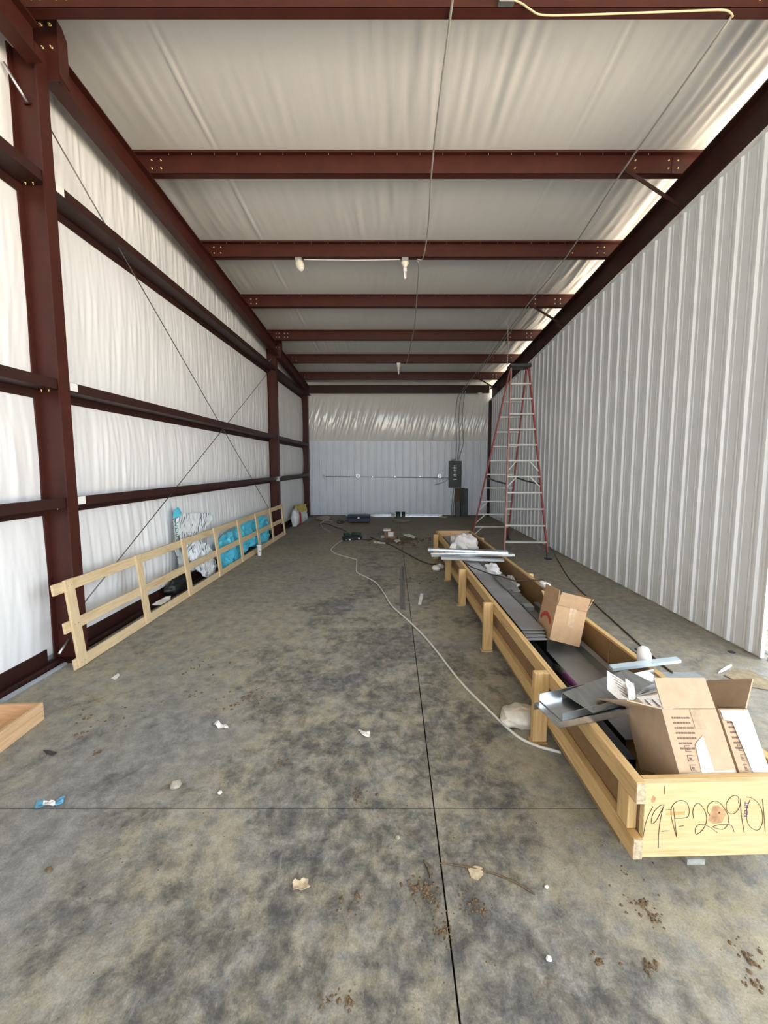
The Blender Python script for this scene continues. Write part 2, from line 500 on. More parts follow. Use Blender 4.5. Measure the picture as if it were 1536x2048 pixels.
wl = MB()
wl.add([(-2.99,YF,-0.3),(-2.95,YF,-0.3),(-2.95,YB+0.25,-0.3),(-2.99,YB+0.25,-0.3),
        (-2.99,YF,roof(YF,5.40)),(-2.95,YF,roof(YF,5.40)),(-2.95,YB+0.25,roof(YB+0.25,5.40)),(-2.99,YB+0.25,roof(YB+0.25,5.40))],
       [(0,3,2,1),(4,5,6,7),(0,1,5,4),(1,2,6,5),(2,3,7,6),(3,0,4,7)])
wall_left = struct(wl.build('wall_left', M_SIDING), 'metal gable wall lined with white vinyl insulation', 'wall')
pins = [G1-0.10, G2-0.10, G3-0.10]
ttop = lambda y: roof(y, 5.34)
wall_sheet('insulation_sheet', YF, Y1, pins, -2.915, 11, wall_left, ttop)
wall_sheet('insulation_sheet', Y1, Y2, pins, -2.915, 12, wall_left, ttop, amp=0.0065)
wall_sheet('insulation_sheet', Y2, YB-0.02, pins, -2.915, 13, wall_left, ttop)

# ceiling: roof deck + strip of insulation between each pair of purlins
RB = 5.385
cl = MB()
za, zb = roof(YF, RB+0.05), roof(YB+0.25, RB+0.05)
cl.add([(-2.99,YF,za),(XE,YF,za),(XE,YB+0.25,zb),(-2.99,YB+0.25,zb),(-2.99,YF,za+0.04),(XE,YF,za+0.04),(XE,YB+0.25,zb+0.04),(-2.99,YB+0.25,zb+0.04)],
       [(0,3,2,1),(4,5,6,7),(0,1,5,4),(1,2,6,5),(2,3,7,6),(3,0,4,7)])
ceiling = struct(cl.build('ceiling', M_SIDING), 'roof lined with white vinyl insulation above steel purlins', 'ceiling')
def roof_strip(y0, y1, seed):
    x0, x1 = -2.94, XE-0.02
    xs = np.concatenate([np.arange(x0, 4.2, 0.022), np.linspace(4.2, x1, 60)]); nx = len(xs)
    ny = 20
    T = np.linspace(0, 1, ny)
    X, TT = np.meshgrid(xs, T)
    Y = y0 + (y1-y0)*TT
    D = folds(X, Y*0.8, seed, (0.06, 0.35), 14, 0.10)*0.0040
    loc = 0.25 + 1.0*np.clip(np.sin(X*2.3 + seed)*0.6 + np.sin(X*0.9 + seed*2)*0.5, 0, 1) + 1.4*np.clip((X-1.7)/1.3, 0, 1)
    D = D*loc
    sg = np.sin(np.pi*TT)
    sag = 0.030*sg**0.8
    for sx in (-1.88, 1.84):                             # taped seams of the facing
        D -= 0.016*np.exp(-((X-sx)/0.012)**2)*(0.3+0.7*sg)
        D += 0.010*np.exp(-((X-sx-0.03)/0.02)**2)
    Z = np.array(roof(Y, RB)) - sag + D*(0.3+0.7*sg)
    V = np.stack([X, Y, Z], -1).reshape(-1, 3)
    fs = []
    for j in range(ny-1):
        for i in range(nx-1):
            a = j*nx+i; fs.append((a, a+nx, a+nx+1, a+1))
    mb = MB(); mb.add([tuple(v) for v in V], fs, True)
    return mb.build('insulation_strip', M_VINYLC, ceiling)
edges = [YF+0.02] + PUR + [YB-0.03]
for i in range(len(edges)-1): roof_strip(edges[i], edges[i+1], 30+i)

# ------------------------------------------------------------------ ribbed wall panels
RIB = 0.2286
def profile(n_ribs, start_flat=RIB/2):
    """(u, h) over n_ribs*RIB, ribs centred in each pitch"""
    P = []
    for k in range(n_ribs):
        c = (k+0.5)*RIB
        P += [(k*RIB, 0), (c-0.076, 0), (c-0.070, 0.003), (c-0.058, 0.003), (c-0.052, 0), (c-0.030, 0), (c-0.014, 0.019), (c+0.014, 0.019),
              (c+0.030, 0), (c+0.052, 0), (c+0.058, 0.003), (c+0.070, 0.003), (c+0.076, 0)]
    P.append((n_ribs*RIB, 0))
    return P
def panel(n, o, du, dn, zlo, ztop, name, mat, parent):
    """o: xy origin, du: unit along wall, dn: unit out of the wall"""
    pr = profile(n)
    mb = MB(); vs = []; fs = []
    m = len(pr)
    for off in (0.0, -0.0025):
        for u, h in pr:
            p = Vector(o) + Vector(du)*u + Vector(dn)*(h+off)
            vs.append((p.x, p.y, zlo)); vs.append((p.x, p.y, ztop(p.y)))
    for i in range(m-1):
        a, b_ = 2*i, 2*(i+1)
        fs.append((a, b_, b_+1, a+1))
        a2, b2 = 2*(m+i), 2*(m+i+1)
        fs.append((a2, a2+1, b2+1, b2)); fs.append((a, a2, b2, b_)); fs.append((a+1, b_+1, b2+1, a2+1))
    fs += [(0, 1, 2*m+1, 2*m), (2*(m-1), 2*(2*m-1), 2*(2*m-1)+1, 2*(m-1)+1)]
    mb.add(vs, fs)
    return mb.build(name, mat, parent)

WT = 4.775
wr = MB()
y0w, y1w = 3.21, YB-0.01
xa, xb_ = XR+0.004, XR+0.012
wr.add([(xa,y0w,0),(xb_,y0w,0),(xb_,y1w,0),(xa,y1w,0),(xa,y0w,roof(y0w,WT)),(xb_,y0w,roof(y0w,WT)),(xb_,y1w,roof(y1w,WT)),(xa,y1w,roof(y1w,WT))],
       [(0,3,2,1),(4,5,6,7),(0,1,5,4),(1,2,6,5),(2,3,7,6),(3,0,4,7)])
wall_right = struct(wr.build('wall_right', M_SIDING), 'partition clad in white ribbed metal panels', 'wall')
yy = 3.20
k = 0
while yy < y1w - 0.1:
    n = min(4, int(round((y1w - yy)/RIB)))
    if n < 1: break
    panel(n, (XR, yy), (0,1), (-1,0), 0.012, lambda y: roof(y, WT), 'wall_panel', M_PANEL, wall_right)
    yy += n*RIB
# top trim of the partition and corner trim at its open end
t = MB(); t.beam((XR-0.022, 3.20, roof(3.20, WT+0.01)), (XR-0.022, y1w, roof(y1w, WT+0.01)), 0.05, 0.02)
struct(t.build('trim_1', M_WHITE), 'thin white trim capping the right wall panels', 'trim')
t = MB(); t.box((XR-0.021, 3.186, 0.012), (XR+0.013, 3.199, roof(3.2, WT)))
struct(t.build('trim_2', M_WHITE), 'white corner trim at the open end of the ribbed right wall', 'trim')

# back wall: ribbed panels below, insulation above
wb = MB().box((-2.95, YB+0.21, -0.3), (XE, YB+0.25, roof(YB+0.25, 5.40)))
wall_back = struct(wb.build('wall_back', M_SIDING), 'back wall, white ribbed panels below and glossy insulation above', 'wall')
PB = 2.44
xx = -2.73
while xx < XR - 0.1:
    n = min(4, int(math.ceil((XR - xx)/RIB)))
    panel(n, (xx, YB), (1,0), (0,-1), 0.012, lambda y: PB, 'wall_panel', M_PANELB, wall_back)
    xx += n*RIB
t = MB().box((-2.73, YB-0.004, PB-0.005), (XR, YB+0.03, PB+0.012)).build('panel_cap', M_WHITE, wall_back)
def back_sheet():
    xs = np.arange(-2.95, XR+0.1, 0.02); nz = 56
    zs = np.linspace(0.03, 4.32, nz); zs = np.linspace(PB-0.05, 4.36, nz)
    X, Z = np.meshgrid(xs, zs); 
    D = folds(X - 0.28*(Z-PB), Z, 77, (0.06, 0.30), 16, 0.18)*0.0075
    t = np.clip((Z-PB)/(4.0-PB), 0, 1)
    D *= (0.15+0.85*np.sin(np.pi*t**0.8))
    Yv = YB + 0.10 - 0.10*np.sin(np.pi*np.clip(t, 0, 1))**0.8 + D
    nx = len(xs)
    V = np.stack([X, Yv, Z], -1).reshape(-1, 3)
    fs = [(j*nx+i, j*nx+i+1, (j+1)*nx+i+1, (j+1)*nx+i) for j in range(nz-1) for i in range(nx-1)]
    mb = MB(); mb.add([tuple(v) for v in V], fs, True)
    return mb.build('insulation_sheet', M_VINYLB, wall_back)
back_sheet()

# ------------------------------------------------------------------ steel frame
def bolt(c, n, r, mat, parent, tail=0.012):
    c, n = Vector(c), Vector(n).normalized()
    mb = MB().lathe(c, [(r, 0), (r, r*0.7)], n, 6)
    mb.lathe(c + n*r*0.7, [(r*0.55, 0), (r*0.5, tail)], n, 8)
    return mb.build('bolt', mat, parent)

def ibeam_col(yc, x_in, depth, fw, ztop, tf=0.012, tw=0.008):
    """column: flanges parallel to the wall, web across"""
    mb = MB()
    mb.box((x_in-tf, yc-fw/2, 0.012), (x_in, yc+fw/2, ztop))
    mb.box((x_in-depth, yc-fw/2, 0.012), (x_in-depth+tf, yc+fw/2, ztop))
    mb.box((x_in-depth+tf, yc-tw/2, 0.012), (x_in-tf, yc+tw/2, ztop))
    return mb
def column(yc, x_in, ztop, label, depth=0.22, fw=0.10, base=True):
    root = empty('steel_column', (x_in-depth/2, yc, 0))
    tag(root, label, 'column', 'red oxide steel columns')
    ibeam_col(yc, x_in, depth, fw, ztop).build('shaft', M_STEEL, root)
    MB().box((x_in-depth-0.01, yc-0.09, 0), (x_in+0.01, yc+0.09, 0.012)).build('base_plate', M_STEEL2, root)
    return root
c1 = column(Y1, XL, roof(Y1, 5.10), 'steel column carrying a white sticker beside it, at the near end of the leaning lumber frame')
c2 = column(Y2, XL, roof(Y2, 5.10), 'steel column with a small grey junction box, at the far end of the leaning lumber frame')
c3 = column(Y3+0.05, XL-0.03, 4.0, 'steel corner column between the insulated wall and the back wall', depth=0.2, fw=0.16)
root = empty('steel_column', (XR-0.02, YB-0.13, 0))
tag(root, 'dark steel corner column where the ribbed wall meets the back wall', 'column', 'red oxide steel columns')
MB().box((XR-0.075, YB-0.20, 0.01), (XR-0.024, YB-0.05, roof(YB, WT+0.01))).build('shaft', M_STEEL2, root)
MB().box((XR-0.09, YB-0.22, 0), (XR-0.024, YB-0.05, 0.01)).build('base_plate', M_STEEL2, root)

# bolted stub brackets at the tops of the first two columns
for cc, yc in ((c1, Y1), (c2, Y2)):
    ya = yc + 0.05
    zt, zb = roof(ya, 5.36), roof(ya, 4.925)
    xr_ = -2.585
    mb = MB()
    mb.box((XL-0.10, ya+0.001, zb), (xr_-0.01, ya+0.011, zt))
    pr = [(xr_-0.01, ya+0.001, zb+0.04), (xr_-0.01, ya+0.095, zb), (xr_-0.01, ya+0.095, zt-0.08), (xr_-0.01, ya+0.05, zt-0.02), (xr_-0.01, ya+0.001, zt)]
    mb.extrude(pr, (0.01, 0, 0))
    mb.build('bracket', M_STEEL, cc)
    for bx in (-2.70, -2.63):
        for bz in (zt-0.05, zt-0.21):
            bolt((bx, ya+0.001, bz), (0,-1,0), 0.014, M_GOLD if yc == Y1 else M_SILVER, cc)
# loose bolt rod through near column web (brace anchor)
MB().tube([(-2.86, Y1-0.12, 4.62), (-2.80, Y1-0.01, 4.44)], 0.010, 8).build('anchor_rod', M_SILVER, c1)
MB().tube([(-2.86, Y2-0.16, 3.98), (-2.80, Y2-0.02, 4.10)], 0.010, 8).build('anchor_rod', M_SILVER, c2)
MB().lathe((-2.80, Y1-0.01, 4.44), [(0.028, 0), (0.028, 0.01)], (0,0.5,-0.8), 10).build('washer', M_STEEL2, c1)
MB().tube([(-2.78, Y1-0.13, 0.10), (-2.80, Y1-0.004, 0.17)], 0.010, 8).build('anchor_rod', M_SILVER, c1)

# girts: Z sections, inner flange up, outer flange down
def girt(y0, y1, zt, label, sticker=False, gap_y=0.0):
    root = empty('wall_girt', (-2.80, (y0+y1)/2, zt-0.155))
    tag(root, label, 'girt', 'red oxide wall girts')
    xi, xo, t = -2.70, -2.90, 0.006
    zl = zt - 0.075
    mb = MB()
    mb.box((xi-t, y0, zl), (xi, y1, zt))
    mb.box((xo, y0, zl-t), (xi, y1, zl))
    mb.box((xo, y0, zl-0.075), (xo+t, y1, zl-t))
    mb.box((xi-0.022, y0, zt-0.005), (xi-t, y1, zt))
    mb.build('section', M_STEEL2, root)
    if sticker:
        MB().box((xi+0.0005, y0+0.02, zt-0.068), (xi+0.002, y0+0.10, zt-0.002)).build('sticker', M_WHITE, root)
    for yb in (y0+0.03, y1-0.03):
        bolt((xo+0.06, yb, zl-t), (0,0,-1), 0.009, M_GOLD, root)
        bolt((xo+0.12, yb, zl-t), (0,0,-1), 0.009, M_GOLD, root)
    return root
names = {G1: 'lowest', G2: 'middle', G3: 'highest'}
for zt in (G1, G2, G3):
    girt(YF+0.05, Y1-0.006, zt, '%s wall girt in the insulated bay before the leaning lumber frame' % names[zt])
    girt(Y1+0.055 if zt != G3 else Y1+0.055, Y2-0.006, zt, '%s wall girt in the insulated bay with the lumber frame and blue bags' % names[zt], sticker=True)
    girt(Y2+0.055, Y3-0.04, zt, '%s wall girt in the short insulated bay next to the back wall' % names[zt], sticker=False)
# base channel along the bottom of the insulated wall
for y0, y1, lab in ((YF+0.05, Y1-0.11, 'steel base channel under the insulation, before the first column'),
                    (Y1+0.11, Y2-0.11, 'steel base channel under the insulation, behind the leaning lumber frame'),
                    (Y2+0.11, Y3-0.10, 'steel base channel under the insulation, next to the back wall')):
    mb = MB(); mb.box((-2.90, y0, 0.0), (-2.79, y1, 0.010)); mb.box((-2.905, y0, 0.0), (-2.895, y1, 0.13)); mb.box((-2.80, y0, 0.0), (-2.79, y1, 0.045))
    tag(mb.build('base_channel', M_STEEL2), lab, 'channel', 'base channels of the insulated wall', kind='structure')
mb = MB()
mb.frame((-2.79, 2.0, 0.0), (0.035, 1.10, 0), (0.025, -0.001, 0), (0, 0, 0.022))
mb.frame((-2.79, 0.6, 0.0), (0, 1.4, 0), (0.025, 0, 0), (0, 0, 0.022))
tag(mb.build('metal_strip', simple('pale_blue_steel', (0.42,0.47,0.52), 0.45, 0.4)), 'pale grey metal strip lying on the floor along the insulated wall', 'strip')

# rafters
def ibeam_rafter(xc, y0, y1, zbot, ztop, fw, tf=0.010, tw=0.007):
    mb = MB()
    for (a, b_) in ((0, tf), (ztop-zbot-tf, ztop-zbot)):
        mb.frame((xc-fw/2, y0, roof(y0, zbot)+a), (fw, 0, 0), (0, y1-y0, roof(y1, zbot)-roof(y0, zbot)), (0, 0, b_-a))
    mb.frame((xc-tw/2, y0, roof(y0, zbot)+tf), (tw, 0, 0), (0, y1-y0, roof(y1, zbot)-roof(y0, zbot)), (0, 0, ztop-zbot-2*tf))
    return mb
XRL = -2.68
for (y0, y1, lab) in ((YF+0.05, Y1-0.06, 'sloping steel rafter above the insulated wall, on the near side of the first column'),
                 (Y1+0.065, Y2-0.06, 'sloping steel rafter above the insulated wall, between the two tall columns'),
                 (Y2+0.065, YB-0.10, 'sloping steel rafter above the insulated wall, ending at the back wall')):
    r = empty('roof_rafter', (XRL, y0, roof(y0, 4.93)))
    tag(r, lab, 'rafter', 'rafters above the insulated wall')
    ibeam_rafter(XRL, y0, y1, 4.935, 5.18, 0.12).build('beam', M_STEEL, r)
r = empty('roof_rafter', (3.20, 3.0, roof(3.0, 4.76)))
tag(r, 'deep steel rafter running along the top of the white ribbed partition', 'rafter')
ibeam_rafter(3.215, YF+0.05, YB-0.03, 4.80, 5.18, 0.16, 0.014).build('beam', M_STEEL2, r)
for yb in (5.35, 8.9, 11.9):
    MB().box((XR+0.014, yb, roof(yb, 4.80)), (XR+0.022, yb+0.012, roof(yb, 5.17))).build('stiffener', M_STEEL2, r)

# purlins (Z sections), sitting on the rafters
ordn = ['first', 'second', 'third', 'fourth', 'fifth', 'sixth', 'seventh']
PL = {3.05: 'steel roof purlin carrying the yellow cable, above the first column',
      4.46: 'steel roof purlin holding the brace closest to the yellow cable',
      5.90: 'steel roof purlin carrying the pair of lamp holders',
      7.36: 'steel roof purlin next behind the pair of lamp holders',
      8.84: 'steel roof purlin bolted to the top of the second tall column',
      10.29: 'steel roof purlin carrying the single bare lamp holder',
      11.70: 'steel roof purlin closest to the eave beam of the back wall',
      -7.1: 'steel roof purlin at the open front edge of the roof', -5.65: 'steel roof purlin six bays before the yellow cable',
      -4.2: 'steel roof purlin five bays before the yellow cable', -2.75: 'steel roof purlin four bays before the yellow cable', -1.3: 'steel roof purlin three bays before the yellow cable',
      0.15: 'steel roof purlin two bays before the yellow cable', 1.60: 'steel roof purlin one bay before the yellow cable'}
for y0 in PUR:
    root = empty('roof_purlin', (2.3, y0, roof(y0)))
    tag(root, PL[y0], 'purlin', 'red oxide roof purlins')
    t, fw = 0.006, 0.065
    sl = -S12
    x0, x1 = -2.90, XE-0.05
    mb = MB()
    zb0 = roof(y0) + 0.002; zt0 = zb0 + 0.195
    mb.frame((x0, y0, zb0), (x1-x0, 0, 0), (0, t, 0), (0, 0, zt0-zb0))
    mb.frame((x0, y0, zb0), (x1-x0, 0, 0), (0, fw, fw*sl), (0, 0, t))
    mb.frame((x0, y0+fw-t, zb0-fw*S12), (x1-x0, 0, 0), (0, t, 0), (0, 0.0, 0.02))
    mb.frame((x0, y0-fw+t, zt0-t+fw*S12), (x1-x0, 0, 0), (0, fw, fw*sl), (0, 0, t))
    mb.frame((x0, y0-fw+t, zt0-t+fw*S12-0.018), (x1-x0, 0, 0), (0, t, 0), (0, 0, 0.018))
    mb.build('section', M_STEEL, root)
    if y0 > 2:
        # end clips with bolts
        for cx, sgn in ((-2.60, 1), (3.08, -1)):
            xs_ = (cx, cx + sgn*0.10) if y0 not in (3.05, 8.84) or sgn < 0 else (cx+0.02, cx+0.08, cx+0.20, cx+0.27)
            for bx in xs_:
                for bz in (0.055, 0.135):
                    bolt((bx, y0, zb0+bz), (0,-1,0), 0.012, M_GOLD if y0 < 6 else M_SILVER, root, 0.008)
        for bx in (2.62,):
            for bz in (0.055, 0.135):
                bolt((bx, y0, zb0+bz), (0,-1,0), 0.012, M_GOLD, root, 0.008)
        MB().frame((3.02, y0-0.006, zb0), (0.12, 0, 0), (0, 0.006, 0), (0, 0, 0.17)).build('clip_plate', M_STEEL, root)
        if 4 < y0 < 8:
            mb = MB()
            for i in range(22):
                px_ = -2.4 + i*0.245
                mb.tube([(px_, y0-0.03, zt0-0.004), (px_, y0-0.03, zt0-0.024)], 0.0025, 4)
            mb.build('screw_tips', M_SILVER, root)['kind'] = 'stuff'
# eave beam over the back wall
r = empty('eave_beam', (0.2, YB-0.10, 3.96))
tag(r, 'dark steel eave beam along the top of the back wall', 'beam')
mb = MB(); mb.box((-2.72, 12.56, 3.965), (XR-0.09, 12.568, 4.20)); mb.box((-2.72, 12.568, 3.965), (XR-0.09, 12.63, 3.973)); mb.box((-2.72, 12.50, 4.192), (XR-0.09, 12.56, 4.20))
mb.build('section', M_STEEL2, r)

# diagonal flange braces from purlins down to the partition rafter
for i, (y0, lab) in enumerate(((4.46, 'diagonal steel brace between the second roof beam and the partition, beside the hanging cable'),
                 (7.36, 'diagonal steel brace midway along the top of the partition'),
                 (11.70, 'diagonal steel brace at the top of the partition near the back wall'))):
    zb0 = roof(y0)
    p = Vector((2.50, y0-0.01, zb0+0.05)); q = Vector((3.195, y0+0.03, zb0-0.33))
    mb = MB(); mb.beam(p, q, 0.006, 0.042, (0,0,1)); mb.beam(p+Vector((0,0.02,0.018)), q+Vector((0,0.02,0.018)), 0.042, 0.005, (0,0,1))
    tag(mb.build('flange_brace', M_STEEL2), lab, 'brace', 'diagonal flange braces')

# wall cross bracing cables
def cable(p, q, r, name, label, group, mat=M_CABLE, sag=0.0):
    p, q = Vector(p), Vector(q)
    pts = [p.lerp(q, i/8) + Vector((0,0,-sag*math.sin(math.pi*i/8))) for i in range(9)]
    mb = MB().tube(pts, r, 6)
    return tag(mb.build(name, mat), label, 'cable', group)
cable((-2.755, Y1+0.055, 4.42), (-2.755, Y2-0.052, 0.30), 0.006, 'brace_cable', 'taut diagonal brace cable falling away from the top of the first tall column', 'brace cables')
cable((-2.735, Y1+0.055, 0.42), (-2.735, Y2-0.052, 3.95), 0.006, 'brace_cable', 'taut diagonal brace cable rising from the foot of the first tall column', 'brace cables')

# ------------------------------------------------------------------ generic shapes
def blob(c, size, seed, amp=0.25, freq=2.2, seg=(18, 12), flat_bottom=True, rot=0.0):
    """crumpled lump sitting with its base at c"""
    c = Vector(c); mb = MB(); vs = []; fs = []
    nu, nv = seg
    rs = random.Random(seed); off = Vector((rs.uniform(0,50), rs.uniform(0,50), rs.uniform(0,50)))
    for j in range(nv+1):
        th = math.pi*j/nv
        for i in range(nu):
            ph = 2*math.pi*i/nu
            d = Vector((math.sin(th)*math.cos(ph), math.sin(th)*math.sin(ph), math.cos(th)))
            r = 1 + amp*2*noise.noise(d*freq + off) + amp*0.9*noise.noise(d*freq*2.7 + off)
            p = Vector((d.x*r*size[0]/2, d.y*r*size[1]/2, d.z*r*size[2]/2))
            p = Matrix.Rotation(rot, 3, 'Z') @ p
            p.z += size[2]*0.42
            if flat_bottom and p.z < 0: p.z = 0.0
            vs.append(c + p)
    for j in range(nv):
        for i in range(nu):
            fs.append((j*nu+i, (j+1)*nu+i, (j+1)*nu+(i+1)%nu, j*nu+(i+1)%nu))
    return mb.add(vs, fs, True)

def sheet(outline, thick=0.003, amp=0.01, freq=6, seed=0, cuts=3, normal=None):
    """closed outline (3d) filled, subdivided and crumpled; returns an MB with real thickness"""
    bm = bmesh.new()
    vs = [bm.verts.new(Vector(p)) for p in outline]
    bm.faces.new(vs)
    bmesh.ops.triangulate(bm, faces=bm.faces[:])
    for _ in range(cuts):
        bmesh.ops.subdivide_edges(bm, edges=bm.edges[:], cuts=1, use_grid_fill=True)
        bmesh.ops.triangulate(bm, faces=bm.faces[:])
    bm.verts.ensure_lookup_table()
    n = Vector(normal) if normal else (Vector(outline[1])-Vector(outline[0])).cross(Vector(outline[2])-Vector(outline[0]))
    n.normalize()
    off = Vector((seed*3.1, seed*1.7, seed*0.9))
    P = [v.co + n*amp*(noise.noise(v.co*freq+off)*1.2 + 0.7*noise.noise(v.co*freq*2.6+off)) for v in bm.verts]
    F = [[v.index for v in f.verts] for f in bm.faces]
    B = [(e.verts[0].index, e.verts[1].index) for e in bm.edges if len(e.link_faces) == 1]
    bm.free()
    m = len(P); mb = MB()
    fs = [tuple(f) for f in F] + [tuple(m+i for i in reversed(f)) for f in F] + [(a, b_, m+b_, m+a) for a, b_ in B]
    mb.add([p + n*thick/2 for p in P] + [p - n*thick/2 for p in P], fs, False)
    return mb

def text_part(s, size, mat, parent, M, name='lettering'):
    """flat lettering laid out by matrix M (x right, y up, z out of the surface)"""
    cu = bpy.data.curves.new('t', 'FONT'); cu.body = s; cu.size = size; cu.extrude = 0.0004
    o = bpy.data.objects.new('t', cu); COL.objects.link(o)
    dg = bpy.context.evaluated_depsgraph_get()
    me = bpy.data.meshes.new_from_object(o.evaluated_get(dg))
    mb = MB()
    mb.add([M @ v.co for v in me.vertices], [tuple(p.vertices) for p in me.polygons])
    bpy.data.objects.remove(o, do_unlink=True); bpy.data.meshes.remove(me); bpy.data.curves.remove(cu)
    return mb.build(name, mat, parent)
def basis(o, x, y):
    x, y = Vector(x).normalized(), Vector(y).normalized(); z = x.cross(y).normalized(); y = z.cross(x)
    M = Matrix((x, y, z)).transposed().to_4x4(); M.translation = Vector(o); return M

# ------------------------------------------------------------------ leaning lumber frame (crate lid)
root = empty('lumber_frame', (-2.57, 6.0, 0))
tag(root, 'long pale pine lumber frame leaning on its side against the steel columns', 'frame')
xb0, xt0, hh = -2.575, -2.652, 0.735
def fr(y, z): return Vector((xb0 + (xt0-xb0)*z/hh, y, z))
lean = Vector((xt0-xb0, 0, hh)).normalized(); outw = Vector((hh, 0, xb0-xt0)).normalized()*1.0
for zc, nm, ya, yb in ((0.048, 'bottom_rail', 3.00, 9.13), (0.365, 'middle_rail', 2.97, 9.12), (0.69, 'top_rail', 2.93, 9.10)):
    hgt = 0.088
    o = fr(ya, zc) - lean*hgt/2 - outw*0.020
    MB().frame(o, (0, yb-ya, 0.0), lean*hgt, outw*0.02).build(nm, W[1], root, bevel=0.002)
for i in range(8):
    y = 3.02 + i*0.862
    MB().frame(fr(y, 0.012) + outw*0.0005, (0, 0.088, 0), lean*0.735, outw*0.02).build('slat', W[2], root, bevel=0.002)
    mb = MB()
    for z in (0.05, 0.37, 0.69):
        for dy in (0.025, 0.062):
            mb.lathe(fr(y+dy, z) + outw*0.0205, [(0.0035, 0), (0.003, 0.0008)], outw, 6)
    mb.build('nail_heads', M_DARKSTEEL, root)['kind'] = 'stuff'

# ------------------------------------------------------------------ insulation bags behind the frame
def px_outline(pts, X): return [at(x, y, X=X) for x, y in pts]
root = empty('printed_bag', at(372, 1120, X=-2.74))
root.location.z = 0.012; WM[root.name] = Matrix.Translation(root.location)
tag(root, 'crumpled white printed plastic bag standing behind the lumber frame', 'bag')
sheet(px_outline([(346,1043),(365,1027),(395,1026),(426,1025),(421,1038),(407,1063),(398,1085),(392,1110),(398,1140),(360,1142),(352,1098),(350,1066)], -2.765),
      0.004, 0.02, 5, 3, 4, (1,0,0)).build('printed_sheet', M_BAG, root)
sheet(px_outline([(358,1085),(378,1075),(398,1080),(420,1090),(428,1110),(432,1140),(420,1152),(395,1142),(378,1118),(366,1102)], -2.715),
      0.004, 0.045, 7, 5, 4, (1,0,0)).build('printed_sheet', M_BAG, root)
plabel(sheet(px_outline([(346,1037),(349,1020),(357,1013),(365,1026),(356,1034)], -2.77), 0.004, 0.02, 6, 8, 3, (1,0,0)).build('blue_corner', M_CYAN, root), 'bright blue torn corner')
p0 = at(349, 1046, X=-2.72)
text_part('VDIN', 0.105, simple('green_print', (0.01,0.20,0.13), 0.5), root, basis(p0, (0.0,0.06,-1), (0,1,0.06)))
plabel(sheet(px_outline([(400,1128),(414,1118),(425,1130),(432,1148),(418,1158),(403,1152)], -2.70), 0.004, 0.03, 8, 9, 3, (1,0,0)).build('torn_flap', M_FOIL, root), 'torn plain white flap')
def cyan_bag(pts, X, seed, label):
    P = px_outline(pts, X)
    c = sum(P, Vector())/len(P)
    root = empty('insulation_bag', (c.x, c.y, 0.012))
    tag(root, label, 'bag', 'bright blue plastic bags behind the lumber frame')
    sheet(P, 0.05, 0.055, 6, seed, 4, (1,0,0)).build('bag_body', M_CYAN, root)
    top = sorted(P, key=lambda p: -p.z)[:3]
    q = sum(top, Vector())/3
    sheet([q+Vector((0.035,-0.10,-0.03)), q+Vector((0.045,0.10,-0.02)), q+Vector((0.04,0.13,0.05)), q+Vector((0.03,-0.05,0.06))], 0.003, 0.02, 9, seed+2, 2, (1,0,0)).build('loose_fold', M_CYAN, root)
    return root
cyan_bag([(436,1090),(448,1070),(474,1055),(478,1085),(476,1110),(474,1118),(444,1136),(437,1115)], -2.74, 1, 'bright blue crumpled plastic bag behind the lumber frame, next to the printed bag')
cyan_bag([(479,1058),(490,1044),(503,1038),(505,1062),(504,1090),(490,1104),(481,1108)], -2.745, 4, 'bright blue crumpled plastic bag in the middle of the bags behind the frame')
cyan_bag([(508,1042),(520,1032),(532,1038),(535,1065),(536,1080),(522,1090),(509,1094)], -2.755, 7, 'bright blue crumpled plastic bag behind the lumber frame beside the second column')
b = blob((-2.80, 4.95, 0.012), (0.12, 0.5, 0.22), 5, 0.3).build('black_bag', M_BLACK)
tag(b, 'small black plastic bag on the base channel below the printed bag', 'bag')
b = sheet([(-2.80,4.35,0.05),(-2.72,4.4,0.03),(-2.70,4.55,0.035),(-2.74,4.64,0.06),(-2.79,4.55,0.055)], 0.003, 0.012, 9, 2, 3, (0,0,1)).build('paper_scrap', M_PAPER)
tag(b, 'white paper scrap lying on the steel channel behind the lumber frame', 'paper')

# foam cup beside the frame
p = at(519, 1111); h = 0.19
root = empty('paper_cup', p); tag(root, 'white paper cup standing on the floor beside the lumber frame', 'cup')
MB().lathe(p, [(0.032,0),(0.034,0.004),(0.043,h-0.01),(0.045,h-0.008),(0.045,h),(0.041,h),(0.033,0.02)], n=20).build('cup_body', M_WHITE, root)
MB().lathe(p+Vector((0,0,h-0.002)), [(0.046,0),(0.046,0.008),(0.038,0.010),(0.036,0.016)], n=20).build('lid', M_WHITE, root)
MB().box((p.x+0.01, p.y-0.0415, p.z+0.08), (p.x+0.026, p.y-0.0385, p.z+0.10)).build('red_mark', M_REDPRINT, root)

